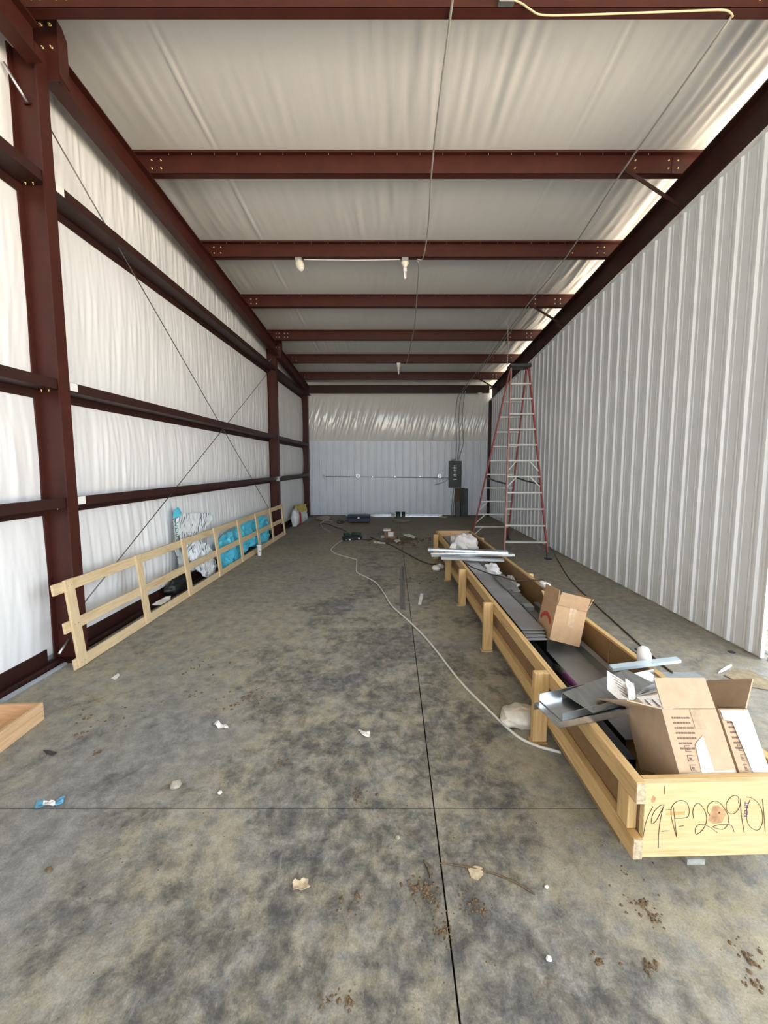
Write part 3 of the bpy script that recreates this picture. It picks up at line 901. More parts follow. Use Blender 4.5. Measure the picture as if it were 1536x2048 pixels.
# packaging and steel pieces in the far left corner
root = empty('torn_sack', (-2.63, 10.6, 0)); tag(root, 'torn white, red and yellow sack slumped under the insulation near the back corner', 'sack')
blob((-2.66, 10.45, 0), (0.22, 0.34, 0.50), 21, 0.22).build('sack_body', M_FOIL, root)
sheet([(-2.60,10.62,0.02),(-2.56,10.74,0.02),(-2.59,10.78,0.34),(-2.65,10.66,0.40)], 0.01, 0.02, 6, 3, 3, (1,-0.4,0)).build('red_panel', M_REDPRINT, root)
sheet([(-2.70,10.8,0.30),(-2.66,11.9,0.24),(-2.70,11.95,0.46),(-2.74,10.8,0.55)], 0.008, 0.03, 7, 4, 4, (1,0,0)).build('yellow_panel', M_YELLOW, root)
sheet([(-2.62,10.8,0.01),(-2.60,11.7,0.02),(-2.66,11.8,0.26),(-2.69,10.8,0.32)], 0.01, 0.03, 5, 6, 4, (1,0,0)).build('white_panel', M_FOIL, root)
for i, (xa, ya, xb, yb) in enumerate(((-2.52,11.05,-2.54,12.1),(-2.44,11.0,-2.47,12.2))):
    mb = MB(); mb.beam((xa,ya,0.008), (xb,yb,0.008), 0.06, 0.004); mb.beam((xa-0.03,ya,0.025), (xb-0.03,yb,0.025), 0.004, 0.05); mb.beam((xa+0.03,ya,0.018), (xb+0.03,yb,0.018), 0.004, 0.036)
    tag(mb.build('steel_channel_offcut', M_GALV_D), ('galvanized channel offcut on the back corner floor, closer to the insulated wall', 'galvanized channel offcut on the back corner floor, closer to the plastic sheet')[i], 'channel', 'channel offcuts in the back corner')
b = blob((-2.13, 11.75, 0), (0.40, 0.5, 0.10), 31, 0.2).build('clear_plastic_heap', simple('dusty_film', (0.33,0.29,0.21), 0.5, var=0.2, scale=10)); tag(b, 'dusty crumpled plastic sheet on the floor in the back corner', 'plastic')

# junction box on the second column
root = empty('junction_box', (-2.70, Y2-0.08, 1.31)); tag(root, 'small grey electrical box fixed on the second tall column', 'box')
MB().box((-2.73, Y2-0.115, 1.30), (-2.655, Y2-0.052, 1.40)).build('box', M_GALV, root, bevel=0.004)
MB().tube(spline([(-2.66,Y2-0.09,1.37),(-2.62,Y2-0.10,1.40),(-2.60,Y2-0.09,1.42)]), 0.006, 6).build('wire', M_WHITE, root)

# ------------------------------------------------------------------ back wall fittings
yb = YB - 0.02
def on_back(x, y): return at(x, y, Y=yb)
r = empty('conduit', (0, yb-0.01, 1.29)); tag(r, 'thin horizontal metal conduit fixed along the back wall panels', 'conduit')
a, b_ = on_back(650, 953), on_back(897, 956)
MB().tube([a+Vector((0,-0.012,0)), b_+Vector((0.02,-0.012,0))], 0.012, 8).build('pipe', M_GALV_D, r)
for x in (675, 745, 790, 840):
    p = on_back(x, 953.5)
    MB().box((p.x-0.012, yb-0.028, p.z-0.02), (p.x+0.012, yb, p.z+0.02)).build('strap', M_GALV, r)
for i, x in enumerate((648, 716, 879)):
    p = on_back(x, 952)
    r = empty('outlet_box', (p.x, yb, p.z-0.06))
    tag(r, ('small square metal outlet box at the free end of the back wall conduit', 'small square metal outlet box partway along the back wall conduit', 'small square metal outlet box on the conduit beside the black breaker panel')[i], 'outlet', 'outlet boxes on the back wall')
    MB().box((p.x-0.055, yb-0.05, p.z-0.055), (p.x+0.055, yb+0.0, p.z+0.055)).build('box', M_GALV, r, bevel=0.004)
    MB().box((p.x-0.03, yb-0.054, p.z-0.04), (p.x+0.03, yb-0.0505, p.z+0.04)).build('cover', M_GALV_D if i == 0 else M_WHITE, r)
a, b_ = on_back(897.5, 922), on_back(921.5, 975)
r = empty('breaker_panel', ((a.x+b_.x)/2, yb, b_.z)); tag(r, 'tall black electrical breaker panel with exposed breakers on the back wall', 'breaker panel')
MB().box((a.x, yb-0.11, b_.z), (b_.x, yb, a.z)).build('enclosure', M_PANELBOX, r, bevel=0.006)
xm = (a.x+b_.x)/2 - 0.01
MB().box((xm-0.085, yb-0.114, b_.z+0.25), (xm+0.085, yb-0.111, a.z-0.12)).build('dead_front', M_BLACK, r)
for i in range(8):
    z = a.z - 0.16 - i*0.048
    for sx in (-1, 1):
        MB().frame((xm+sx*0.028-0.018, yb-0.126, z-(0.010 if sx > 0 else 0)), (0.036,0,0.012*sx), (0,0.011,0), (0,0,0.018)).build('breaker', M_WHITE if i % 3 else M_GALV, r)
MB().box((xm-0.055, yb-0.118, b_.z+0.265), (xm+0.055, yb-0.1145, b_.z+0.28)).build('latch_bar', M_GALV, r)
for i, dx in enumerate((-0.10, -0.05, 0.0)):
    MB().tube([(xm+dx, yb-0.06, a.z), (xm+dx, yb-0.05, a.z+0.06)], 0.018, 8).build('cable_clamp', M_GALV, r)
# feed pipe under the breaker panel
q1, q2, q3 = on_back(908, 976), on_back(906, 1000), on_back(904, 1030)
b = MB().tube(spline([(q1.x, yb-0.05, q1.z-0.004), (q1.x, yb-0.05, q1.z-0.15), (q2.x, yb-0.06, q2.z), (q3.x, yb-0.06, 0.3), (q3.x, yb-0.06, 0.0)]), 0.032, 10).build('feed_pipe', M_GALV_D)
tag(b, 'grey conduit dropping from the black breaker panel to the floor', 'pipe')
# grey romex tails above the panel
for i, (x0, xm_, x1, lab) in enumerate(((922, 913, 912, 'grey cable looping down the back wall, leftmost of three above the breaker panel'), (926, 919, 914.5, 'grey cable down the back wall between two others above the breaker panel'), (931, 926, 917, 'grey cable down the back wall, closest of three to the ribbed partition'))):
    pts = [at(x0, 782, Y=12.55), at(xm_+2, 798, Y=12.60), at(xm_-1, 830, Y=12.62), at(xm_, 870, Y=12.62), at(xm_, 890, Y=12.64), at(x1, 919, Y=12.64)]
    b = MB().tube(spline(pts), 0.012, 6).build('wall_cable', M_ROMEXG); tag(b, lab, 'cable', 'cables above the breaker panel')
pts = [at(897, 958, Y=12.63), at(890, 963, Y=12.60), at(880, 967, Y=12.60), at(870, 969, Y=12.60)]
b = MB().tube(spline(pts), 0.011, 6).build('loose_wire', M_ROMEXG); tag(b, 'loose wire end sticking out from the side of the breaker panel', 'wire')
# stack of dark planks leaning below the panel
r = empty('leaning_boards', (2.30, 12.5, 0)); tag(r, 'dark and brown boards stood upright together below the breaker panel', 'boards')
a, b_ = at(911, 977, Y=12.5), at(937.5, 1031, Y=12.4)
wdt = (b_.x - a.x); zt = a.z
for i, (f0, f1, top, mat, yy_) in enumerate(((0.0, 0.40, zt, simple('brown_stained_board', (0.10,0.055,0.02), 0.7), 12.52), (0.40, 0.72, zt+0.005, simple('dark_grey_board', (0.035,0.036,0.036), 0.7), 12.48), (0.72, 1.0, zt-0.01, M_BLACK, 12.52), (0.05, 0.38, zt*0.55, M_BLACK, 12.46), (0.45, 0.68, zt*0.42, simple('dark_teal_tin', (0.03,0.05,0.05), 0.5), 12.42))):
    MB().frame((a.x+wdt*f0+0.003, yy_, 0), (wdt*(f1-f0)-0.006, 0, 0), (0, 0.03, 0), (0, 0.06, top)).build('board', mat, r, bevel=0.003)
# galvanized channels against the base of the back wall
for i, (xa, xb, y, z, lab) in enumerate(((692, 882, 1025, 0.0, 'long galvanized channel lying on the floor against the back wall'), (745, 885, 1027, 0.0, 'shorter galvanized channel lying in front of the long one at the back wall'))):
    pa, pb = at(xa, 1030, Y=12.58-0.10*i), at(xb, 1030, Y=12.50-0.10*i)
    mb = MB(); mb.beam((pa.x, 12.60-0.11*i, 0.045), (pb.x, 12.55-0.11*i, 0.045), 0.004, 0.09); mb.beam((pa.x, 12.575-0.11*i, 0.003), (pb.x, 12.525-0.11*i, 0.003), 0.05, 0.005); mb.beam((pa.x, 12.575-0.11*i, 0.088), (pb.x, 12.525-0.11*i, 0.088), 0.05, 0.004)
    tag(mb.build('galvanized_channel', M_GALV), lab, 'channel')
# navy tool case
r = empty('tool_case', (-1.0, 11.1, 0)); tag(r, 'dark navy plastic tool case lying on the floor near the back wall', 'case')
a, b_ = at(694, 1046), at(740, 1046)
MB().box((a.x, a.y, 0.02), (b_.x, a.y+0.35, 0.15)).build('case_base', M_NAVY, r, bevel=0.012)
MB().box((a.x, a.y-0.005, 0.154), (b_.x, a.y+0.35, 0.215)).build('lid', M_NAVY, r, bevel=0.012)
for fx in (0.08, 0.85):
    MB().box((a.x+(b_.x-a.x)*fx, a.y+0.02, 0), (a.x+(b_.x-a.x)*fx+0.05, a.y+0.3, 0.02)).build('foot', M_BLACK, r)
MB().tube(spline([(a.x+0.25,a.y-0.002,0.12),(a.x+0.25,a.y-0.03,0.11),(a.x+0.42,a.y-0.03,0.11),(a.x+0.42,a.y-0.002,0.12)]), 0.008, 6).build('handle', M_BLACK, r)
MB().box((a.x+0.31, a.y-0.012, 0.13), (a.x+0.36, a.y-0.003, 0.17)).build('latch', M_SILVER, r)
pts = [at(694,1042), at(680,1041), at(673,1043), at(676,1047), at(688,1046), at(686,1043), at(675,1045)]
b = MB().tube([p+Vector((0,0,0.012)) for p in spline(pts)], 0.012, 6).build('coiled_cord', M_BLACK); tag(b, 'short black cord coiled on the floor beside the navy case', 'cord')
# green and dark tins at the back wall
for i, (x, w, h, mat, lab) in enumerate(((786, 0.10, 0.12, M_GALV_D, 'small grey tin beside the green tin at the back wall'), (796, 0.15, 0.17, M_DGREEN, 'small dark green tin on the floor in front of the back wall'), (807, 0.11, 0.17, M_BLACK, 'small black tin beside the green tin at the back wall'))):
    p = at(x, 1034.5)
    r = empty('tin_can', p); tag(r, lab, 'tin')
    MB().lathe(p, [(w/2,0),(w/2,0.004),(w/2*0.97,0.008),(w/2*0.97,h-0.008),(w/2,h-0.004),(w/2,h)], n=20).build('body', mat, r)
    MB().lathe(p+Vector((0,0,h)), [(w/2*1.04,0),(w/2*1.04,0.008),(w/2*0.8,0.009)], n=20).build('lid', M_BLACK if i else M_GALV, r)
b = blob(at(803, 1043), (0.5, 0.4, 0.05), 41, 0.35).build('spilled_plaster', simple('pale_dust', (0.30,0.28,0.22), 0.9)); tag(b, 'small pale spill of dust below the green tin', 'spill')
b = sheet([p+Vector((0,0,0.02)) for p in (at(880,1034), at(896,1034), at(893,1037), at(878,1037))], 0.01, 0.01, 8, 3, 2, (0,0,1)).build('paper_scrap', M_TANPAPER); tag(b, 'tan scrap on the floor below the breaker panel', 'paper')
# low outlet on the partition
p = at(1003, 1040, X=XR-0.03)
r = empty('outlet_box', (XR-0.03, p.y, p.z-0.05)); tag(r, 'small metal outlet box low on the ribbed partition behind the ladder', 'outlet')
MB().box((XR-0.065, p.y-0.05, p.z-0.045), (XR-0.02, p.y+0.05, p.z+0.055)).build('box', M_GALV, r, bevel=0.004)
MB().box((XR-0.068, p.y-0.03, p.z-0.025), (XR-0.0655, p.y+0.03, p.z+0.035)).build('cover', M_WHITE, r)

# ------------------------------------------------------------------ tall step ladder
r = empty('step_ladder', (2.3, 7.6, 0)); tag(r, 'tall red step ladder with aluminium steps standing open by the ribbed partition', 'ladder')
A1, A2 = at(1008, 1117), at(1096, 1118)
B1, B2 = at(943, 1079), at(1015, 1079)
zt = 3.56
TL, TR = Vector((2.27, 7.66, zt)), Vector((2.64, 7.64, zt))
wd = (TR-TL).normalized(); sp = Vector((wd.y, -wd.x, 0))
if sp.y > 0: sp = -sp                                      # towards the front section
tA1, tA2 = TL + sp*0.05 + wd*0.02, TR + sp*0.05 - wd*0.02
tB1, tB2 = TL - sp*0.06 + wd*0.03, TR - sp*0.06 - wd*0.03
foot = 0.16
def lerp(a, b_, t): return a + (b_-a)*t
def zat(a, b_, z): return lerp(a, b_, (z-a.z)/(b_.z-a.z))
for nm, a, b_, mat in (('front_rail', A1, tA1, M_PINK), ('front_rail', A2, tA2, M_RED), ('rear_rail', B1, tB1, M_RED), ('rear_rail', B2, tB2, M_RED)):
    a2 = zat(a, b_, foot*0.7)
    rail = MB().beam(a2, b_, 0.026, 0.056, sp).build(nm, mat, r, bevel=0.004)
    mb = MB(); mb.beam(zat(a, b_, 0.015), zat(a, b_, foot), 0.036, 0.05, sp)
    c = zat(a, b_, 0.0)
    mb.box((c.x-0.05, c.y-0.05, 0.0), (c.x+0.05, c.y+0.05, 0.016))
    mb.build('foot', M_DARKSTEEL, r)
# steps on both sides
for i in range(11):
    z = 0.29 + i*0.292
    p, q = zat(A1, tA1, z), zat(A2, tA2, z)
    MB().beam(p, q, 0.075, 0.028).build('step', M_ALU, r, bevel=0.004)
    if i in (0, 4, 5):
        d = (q-p)
        for s_ in (0, 1):
            a = lerp(p, q, 0.30 if s_ == 0 else 0.70); b_ = zat(A1 if s_ == 0 else A2, tA1 if s_ == 0 else tA2, z-0.20)
            MB().beam(a, b_, 0.02, 0.006, sp).build('step_brace', M_ALU if i else M_DARKSTEEL, r)
for i in range(10):
    z = 0.30 + i*0.292
    p, q = zat(B1, tB1, z), zat(B2, tB2, z)
    MB().beam(p, q, 0.04, 0.026).build('rear_rung', M_ALU, r, bevel=0.003)
    if i < 3:
        a = lerp(p, q, 0.25); b_ = zat(B1, tB1, z-0.22)
        MB().beam(a, b_, 0.018, 0.006, sp).build('step_brace', M_ALU, r)
# cap and spreaders
mb = MB(); mb.frame(TL - wd*0.02 - sp*0.12 - Vector((0,0,0.03)), wd*((TR-TL).length+0.04), sp*0.24, (0,0,0.075))
mb.build('top_cap', M_BLACK, r, bevel=0.015)
for a0, a1, b0, b1 in ((A1, tA1, B1, tB1), (A2, tA2, B2, tB2)):
    p, q = zat(a0, a1, 1.32), zat(b0, b1, 1.42)
    m_ = lerp(p, q, 0.55) - Vector((0,0,0.02))
    MB().beam(p, m_, 0.008, 0.03).beam(m_, q, 0.008, 0.03).build('spreader_bar', M_DARKSTEEL, r)
b = MB().tube(spline([TL+Vector((-0.02,0.05,0.062)), TL+Vector((-0.03,0.04,0.5)), TL+Vector((-0.05,0.06,0.93))]), 0.006, 6).build('hanging_wire', M_ROMEXG)
tag(b, 'thin wire hanging from the roof to the top of the step ladder', 'wire')
# thin wire from the ladder foot across the floor
pts = [at(1089,1085)+Vector((0,0,0.05)), at(1103,1100)+Vector((0,0,0.01)), at(1118,1125), at(1140,1160), at(1185,1205), at(1240,1255), at(1300,1310), at(1345,1348)]
b = MB().tube([p+Vector((0,0,0.008)) for p in spline(pts)], 0.007, 6).build('floor_wire', M_CORDB); tag(b, 'thin dark wire trailing from the ladder along the right side of the crate', 'wire')

# ------------------------------------------------------------------ lamps and roof wiring
def lampholder(p, label, bulb):
    """p: point under the purlin flange"""
    r = empty('lamp_holder', p); tag(r, label, 'lamp', 'bare lamp holders under the purlins')
    MB().box((p.x-0.05, p.y-0.05, p.z-0.055), (p.x+0.05, p.y+0.05, p.z)).build('ceiling_box', M_GALV, r, bevel=0.004)
    if bulb:
        c = p - Vector((0,0,0.055))
        MB().lathe(c, [(0.058,0),(0.058,0.012),(0.046,0.03),(0.030,0.06),(0.028,0.075)], (0,0,-1), 20).build('socket', M_OFFWHITE, r)
        MB().lathe(c-Vector((0,0,0.075)), [(0.024,0),(0.028,0.02),(0.028,0.045),(0.018,0.055)], (0,0,-1), 16).build('bulb_base', M_WHITE, r)
        mb = MB()
        for k_ in range(3):
            t_ = k_*2.094
            o = c - Vector((0,0,0.128)) + Vector((math.cos(t_), math.sin(t_), 0))*0.012
            mb.tube([o, o-Vector((0,0,0.085)), o-Vector((math.cos(t_)*0.01, math.sin(t_)*0.01, 0.095))], 0.0085, 8)
        mb.build('bulb_tubes', M_BULB, r)
    else:
        ax = Vector((0.28, -0.35, -0.85)).normalized()
        c = p - Vector((0.0,0,0.05))
        MB().lathe(c, [(0.052,0),(0.060,0.02),(0.062,0.06),(0.055,0.10),(0.036,0.125)], ax, 20).build('socket', M_OFFWHITE, r)
        MB().lathe(c+ax*0.118, [(0.034,0),(0.036,0.02),(0.030,0.03),(0.018,0.034)], ax, 16).build('socket_rim', M_WHITE, r)
    return r
zp = roof(5.90) - 0.004
q = at(598, 518, Y=5.93); lampholder(Vector((q.x, 5.93, zp)), 'tilted white empty lamp holder under the roof purlin with two holders', False)
q = at(810, 518, Y=5.93); lampholder(Vector((q.x, 5.93, zp)), 'white lamp holder with a spiral bulb under the purlin with two holders', True)
q = at(797, 728, Y=10.32); lampholder(Vector((q.x, 10.32, roof(10.29)-0.004)), 'single white lamp holder with bulb on a purlin far down the roof', True)
def wire(pts, r, mat, label, name='roof_cable', n=8, group=None):
    b = MB().tube(spline(pts, n), r, 6).build(name, mat); tag(b, label, 'cable', group); return b
def under(x, y0, d=0.008): return Vector((x, y0+0.03, roof(y0+0.03) - d))
qa, qb = at(605, 520, Y=5.93), at(803, 520, Y=5.93)
wire([(qa.x+0.02,5.93,zp-0.012),(qa.x+0.4,5.94,zp-0.012),(qb.x-0.5,5.94,zp-0.014),(qb.x-0.02,5.93,zp-0.012)], 0.006, M_WHITE, 'white cable stapled along the purlin between the two lamp holders')
def atp(x, y, Y): return at(x, y, Y=Y)
c0, c1_, c2_, c3_ = atp(900, 38, 3.10), atp(862, 358, 4.50), atp(846, 515, 5.92), atp(838, 521, 5.93)
wire([Vector((c0.x+0.02, 1.65, roof(1.65)-0.01)), Vector((c0.x, 3.09, roof(3.09)-0.012)), Vector((c0.x-0.01, 3.8, roof(3.8)-0.03)), Vector((c1_.x, 4.50, roof(4.50)-0.012)), Vector((c2_.x+0.01, 5.2, roof(5.2)-0.03)), Vector((c2_.x, 5.88, roof(5.88)-0.012)), Vector((c3_.x-0.03, 5.93, zp-0.012))], 0.009, M_ROMEXG, 'grey cable running from purlin to purlin and ending at the pair of lamp holders')
d0, d1, d2, d3 = atp(836, 525, 5.95), atp(832, 617, 7.40), atp(823, 682, 8.88), atp(813, 725, 10.32)
wire([Vector((d0.x-0.04,5.95,zp-0.014)), Vector((d0.x+0.02, 6.1, roof(6.1)-0.03)), Vector((d1.x, 7.40, roof(7.40)-0.012)), Vector((d2.x+0.02, 8.1, roof(8.1)-0.04)), Vector((d2.x, 8.88, roof(8.88)-0.012)), Vector((d3.x, 10.22, roof(10.22)-0.012)), Vector((d3.x-0.10, 10.32, roof(10.32)-0.014))], 0.009, M_ROMEXG, 'dark grey cable running from the pair of lamp holders to the single lamp holder')
e = [atp(1462, 34, 3.09), atp(1268, 305, 4.44), atp(1240, 350, 4.45), atp(1132, 505, 5.88), atp(1052, 605, 7.34), atp(1003, 672, 8.82), atp(968, 718, 10.27), atp(942, 752, 11.68), atp(922, 782, 12.52)]
e2 = []
for i, p in enumerate(e):
    zz = min(p.z, roof(p.y)-0.012) if i not in (1,) else p.z
    e2.append(Vector((p.x, p.y - (0.012 if i == 1 else 0), zz)))
wire([e2[0]] + e2[2:], 0.009, M_ROMEXG, 'grey cable slung diagonally under the purlins towards the breaker panel')
f2 = [p + Vector((0.06, 0.0, 0.0)) for p in e2[4:]]
wire(f2, 0.007, M_ROMEXG, 'second thinner cable beside the slung one, over the breaker panel')
b = MB().box((2.72, 12.48, 3.915), (2.84, 12.56, 3.962)).build('ceiling_box', M_GALV); tag(b, 'small metal box under the eave beam above the breaker panel', 'box')
yl = 3.05 - 0.014
yp = [at(x, y, Y=yl) for x, y in ((1028, 0), (1045, 8), (1062, 20), (1085, 30), (1150, 30), (1240, 27), (1350, 23), (1440, 20), (1460, 25), (1466, 34))]
wire(yp, 0.0065, M_ROMEX, 'yellow cable running along the face of the purlin over the first column', 'yellow_cable')
p = at(1012, 2, Y=yl)
b = MB().box((p.x-0.055, yl-0.03, p.z-0.03), (p.x+0.055, yl+0.013, p.z+0.08)).build('metal_box', M_GALV_D, bevel=0.004); tag(b, 'grey metal electrical box on the purlin at the end of the yellow cable', 'box')

# ------------------------------------------------------------------ long open crate
CO = Vector((0.948, 1.405, 0)); vh = Vector((-0.140, 5.7, 0)).normalized(); uh = Vector((vh.y, -vh.x, 0))
ang = math.atan2(vh.y, vh.x) - math.pi/2
CW, CL, CHT, CZ = 0.67, 5.72, 0.44, 0.115    # the crate stands on posts and cross bearers, its bottom off the floor
crate = empty('long_crate', CO, (0, 0, ang)); tag(crate, 'long open wooden crate full of metal trim, with handwriting on its end board', 'crate')
KU, KV = 0.86, 0.933
UH, VH = uh*KU, vh*KV
def cr(u, v, z): return CO + UH*u + VH*v + Vector((0,0,z+CZ))     # packing grid inside the crate
def cbox(u0, u1, v0, v1, z0, z1): return MB().box((u0, v0, z0), (u1, v1, z1))
def cpart(name, mat, *b, bevel=0.002): return cbox(*b).build(name, mat, crate, local=True, bevel=bevel)
cpart('crate_floor', CWD[1], 0.04, CW-0.04, 0.02, CL-0.02, 0.118, 0.135)
for s_ in (0, 1):
    u0, u1 = (0.0, 0.038) if s_ == 0 else (CW-0.038, CW)
    cpart('top_rail', CWD[1], u0, u1, -0.012, CL+0.01, 0.352, CHT)
    cpart('bottom_rail', CWD[1], u0, u1, -0.012, CL+0.01, 0.116, 0.204)
    li0, li1 = (0.040, 0.046) if s_ == 0 else (CW-0.046, CW-0.040)
    for v0, v1 in ((0.02, 1.22), (1.226, 2.44), (2.446, 3.66), (3.666, 4.88), (4.886, CL-0.02)):
        cpart('lining_board', M_HARD, li0, li1, v0, v1, 0.136, 0.425, bevel=0)
    for v in ((0.03, 0.92, 2.08, 3.20, 4.2, 5.5) if s_ == 0 else (0.6, 2.4, 4.2, 5.4)):
        cpart('inner_stud', CWD[2], u0, u1, v, v+0.07, 0.206, 0.350)
    for v in ((0.775, 1.93, 3.05, 4.05, 5.35) if s_ == 0 else (2.85, 5.0)):
        if s_ == 0: cpart('outer_post', CWD[2], -0.086, -0.001, v, v+0.040, 0.010, 0.441, bevel=0.003)
        else: cpart('outer_post', CWD[2], CW+0.001, CW+0.050, v, v+0.040, 0.010, 0.441, bevel=0.003)
        if s_ == 0: cpart('foot_block', CWD[0], -0.10, -0.002, v-0.012, v+0.052, 0.0, 0.009, bevel=0.001)
    cpart('runner', M_RUN, 0.022 if s_ == 0 else CW-0.060, 0.060 if s_ == 0 else CW-0.022, 0.10, CL-0.05, 0.060, 0.114)
for v in (0.30, 2.0, 3.9, 5.4): cpart('bearer', M_RUN, 0.061, CW-0.061, v, v+0.09, 0.0, 0.1165)
# pale waxed ends of the left rails
for z0, z1 in ((0.352, CHT), (0.116, 0.204)):
    plabel(cpart('rail_end', M_ENDGRAIN, 0.001, 0.037, -0.0145, -0.0122, z0+0.002, z1-0.002, bevel=0), 'pale waxed end grain')
eb = cpart('end_board', M_BOARD, 0.039, CW-0.038, -0.008, 0.018, 0.118, 0.432); plabel(eb, 'pale yellow end board with handwritten number and knots')
cpart('end_board', M_FARBOARD, 0.039, CW-0.038, CL-0.018, CL+0.008, 0.118, 0.445)
cpart('end_cap', CWD[0], 0.047, CW-0.047, 0.0185, 0.040, 0.400, 0.430)
# handwriting: strokes traced on the board face
yface = cr(0.1, -0.0085, 0).y
def hw(x, y):                     # detail-view coordinates (5.02 x) -> board face
    p = at(1230 + x/5.02, 1540 + y/5.02, Y=1.394)
    q = p - CO; u = q.dot(uh); return Vector((u, -0.0088, p.z))
strokes = [[(503,170),(508,200),(502,255)],
           [(390,375),(345,460),(310,560),(288,680)],
           [(505,360),(460,370),(400,430),(375,500),(378,550),(420,520),(465,440),(490,395)],
           [(503,360),(485,420),(460,540),(447,680),(446,795)],
           [(515,415),(550,413),(580,410)],
           [(475,630),(510,626),(548,626)],
           [(602,392),(605,450),(618,560),(632,690)],
           [(632,690),(600,580),(576,470),(580,390),(620,340),(680,320),(735,345),(760,410),(752,480),(700,500),(612,500)],
           [(655,583),(680,580),(705,575)],
           [(808,510),(798,440),(815,380),(850,352),(890,380),(930,450),(940,530),(915,600),(870,650),(830,665),(825,610),(855,572),(910,570),(980,600),(1052,655)],
           [(972,478),(948,430),(960,370),(1010,338),(1070,350),(1130,420),(1165,500),(1155,580),(1110,622),(1040,610),(1005,595),(1060,578),(1140,572),(1200,590),(1225,650)],
           [(1268,360),(1272,310),(1240,282),(1190,300),(1145,360),(1150,430),(1190,468),(1240,455),(1280,400),(1290,350)],
           [(1290,318),(1296,440),(1310,550),(1330,660)],
           [(1355,300),(1400,310),(1460,350),(1505,420),(1522,510),(1510,590),(1470,638),(1410,620),(1365,560),(1352,470),(1365,390),(1390,330)],
           [(1518,325),(1530,430),(1540,560),(1548,660)]]
mb = MB()
for s_ in strokes:
    mb.tube(spline([hw(x, y) for x, y in s_], 6), 0.00105, 5)
mb.build('handwriting', M_INK, eb, local=True)
for (x, y, rx, rz) in ((395, 305, 0.009, 0.016), (1050, 480, 0.034, 0.040), (1072, 455, 0.004, 0.004)):
    c = hw(x, y); mb = MB()
    ring = [Vector((c.x+math.cos(t*0.524)*rx*(1+0.18*math.sin(t*2.1)), -0.0083+(-0.0003 if rx < 0.005 else 0), c.z+math.sin(t*0.524)*rz*(1+0.15*math.cos(t*1.7)))) for t in range(12)]
    mb.extrude(ring, (0, 0.002, 0))
    mb.build('wood_knot', simple('board_knot', (0.46,0.26,0.13), 0.6, var=0.35, scale=40) if rx > 0.005 else M_INK, eb, local=True)
c = hw(640, 450)
MB().frame((c.x-0.045, -0.0084, c.z-0.008), (0.075,0,0), (0,0.002,0), (0,0,0.015)).build('resin_streak', simple('resin', (0.58,0.33,0.12), 0.6, var=0.3, scale=30), eb, local=True)
c = hw(1352, 505)
Mt = Matrix(((0,-1,0,c.x+0.004),(0,0,-1,-0.0088),(1,0,0,c.z),(0,0,0,1)))
inv = WM[crate.name]
text_part('KD HT', 0.022, M_PURPLE_INK, eb, WM[crate.name] @ Mt, 'ink_stamp')
# wood block under the crate
b = MB().frame(Vector((1.235, 1.475, 0)), Vector((0.075,0,0)), Vector((-0.02,0.20,0)), Vector((0,0,0.024))).build('wood_shim', simple('grey_wood', (0.34,0.34,0.30), 0.8, var=0.2, scale=30)); tag(b, 'flat grey wood offcut on the floor under the crate end board', 'wood')

# ---- contents of the crate
KS = 0.913
def near(p): return CAM + (Vector(p) - CAM)*KS            # settle loose pieces onto the raised crate
def long_channel(name, u0, u1, v0, v1, z0, z1, mtop, mside, label, group=None, t=0.004, du=0.0):
    r = empty(name, cr((u0+u1)/2, v0, z0), (0,0,ang)); tag(r, label, 'metal trim', group)
    mb = MB(); mb.frame(cr(u0, v0, z1-t), UH*(u1-u0), VH*(v1-v0)+UH*du, Vector((0,0,t))); mb.build('web', mtop, r)
    for ua in (u0, u1-t):
        mb = MB(); mb.frame(cr(ua, v0, z0), UH*t, VH*(v1-v0)+UH*du, Vector((0,0,z1-t-z0))); mb.build('flange', mside, r)
    return r
grp = 'nested dark trims in the long crate'
for i in range(4):
    long_channel('dark_trim', 0.130-0.007*i, 0.300+0.007*i, 1.50+0.035*i, 5.85, 0.138+0.011*i, 0.238+0.013*i, M_GREYMETAL, M_BLACKM,
                 ('lowest', 'second lowest', 'second highest', 'topmost')[i] + ' of the nested long dark grey trims inside the crate', grp)
long_channel('dark_trim', 0.335, 0.385, 1.9, 5.7, 0.036, 0.235, M_BLACKM, M_BLACKM, 'narrow long black trim beside the nested dark trims in the crate')
long_channel('grey_trim', 0.395, 0.58, 2.45, 5.6, 0.036, 0.175, M_GALV_D, M_GALV_D, 'wide dusty grey trim beside the narrow black one in the crate')
mb = MB(); mb.frame(cr(0.31, 2.6, 0.291), UH*0.16, VH*0.55, Vector((0,0,0.006))); mb.frame(cr(0.465, 2.6, 0.271), UH*0.006, VH*0.55, Vector((0,0,0.02)))
mb.frame(cr(0.37, 2.52, 0.2925), UH*0.09, VH*0.1, Vector((0,0,0.004)))
tag(mb.build('trim_offcut', M_GALV_D), 'short notched grey trim offcut lying on the long trims behind the logo box', 'metal trim')
long_channel('galvanized_trim', 0.105, 0.215, 0.42, 3.0, 0.036, 0.135, M_GALV_D, M_GALV_D, 'pale green grey galvanized trim along the left side of the crate')
long_channel('dark_trim', 0.235, 0.325, 0.42, 2.9, 0.036, 0.09, M_BLACKM, M_BLACKM, 'black trim in the deep gap under the purple tool')
r = empty('grey_tray', cr(0.52, 0.6, 0.036), (0,0,ang)); tag(r, 'wide grey metal tray with an upturned edge on the right of the crate floor', 'metal trim')
MB().frame(cr(0.35, 0.55, 0.10), UH*0.28, VH*2.0, Vector((0,0,0.004))).build('web', M_GREYMETAL, r)
MB().frame(cr(0.63, 0.55, 0.10), UH*0.004, VH*2.0, Vector((0,0,0.07))).build('flange', M_GALV_D, r)
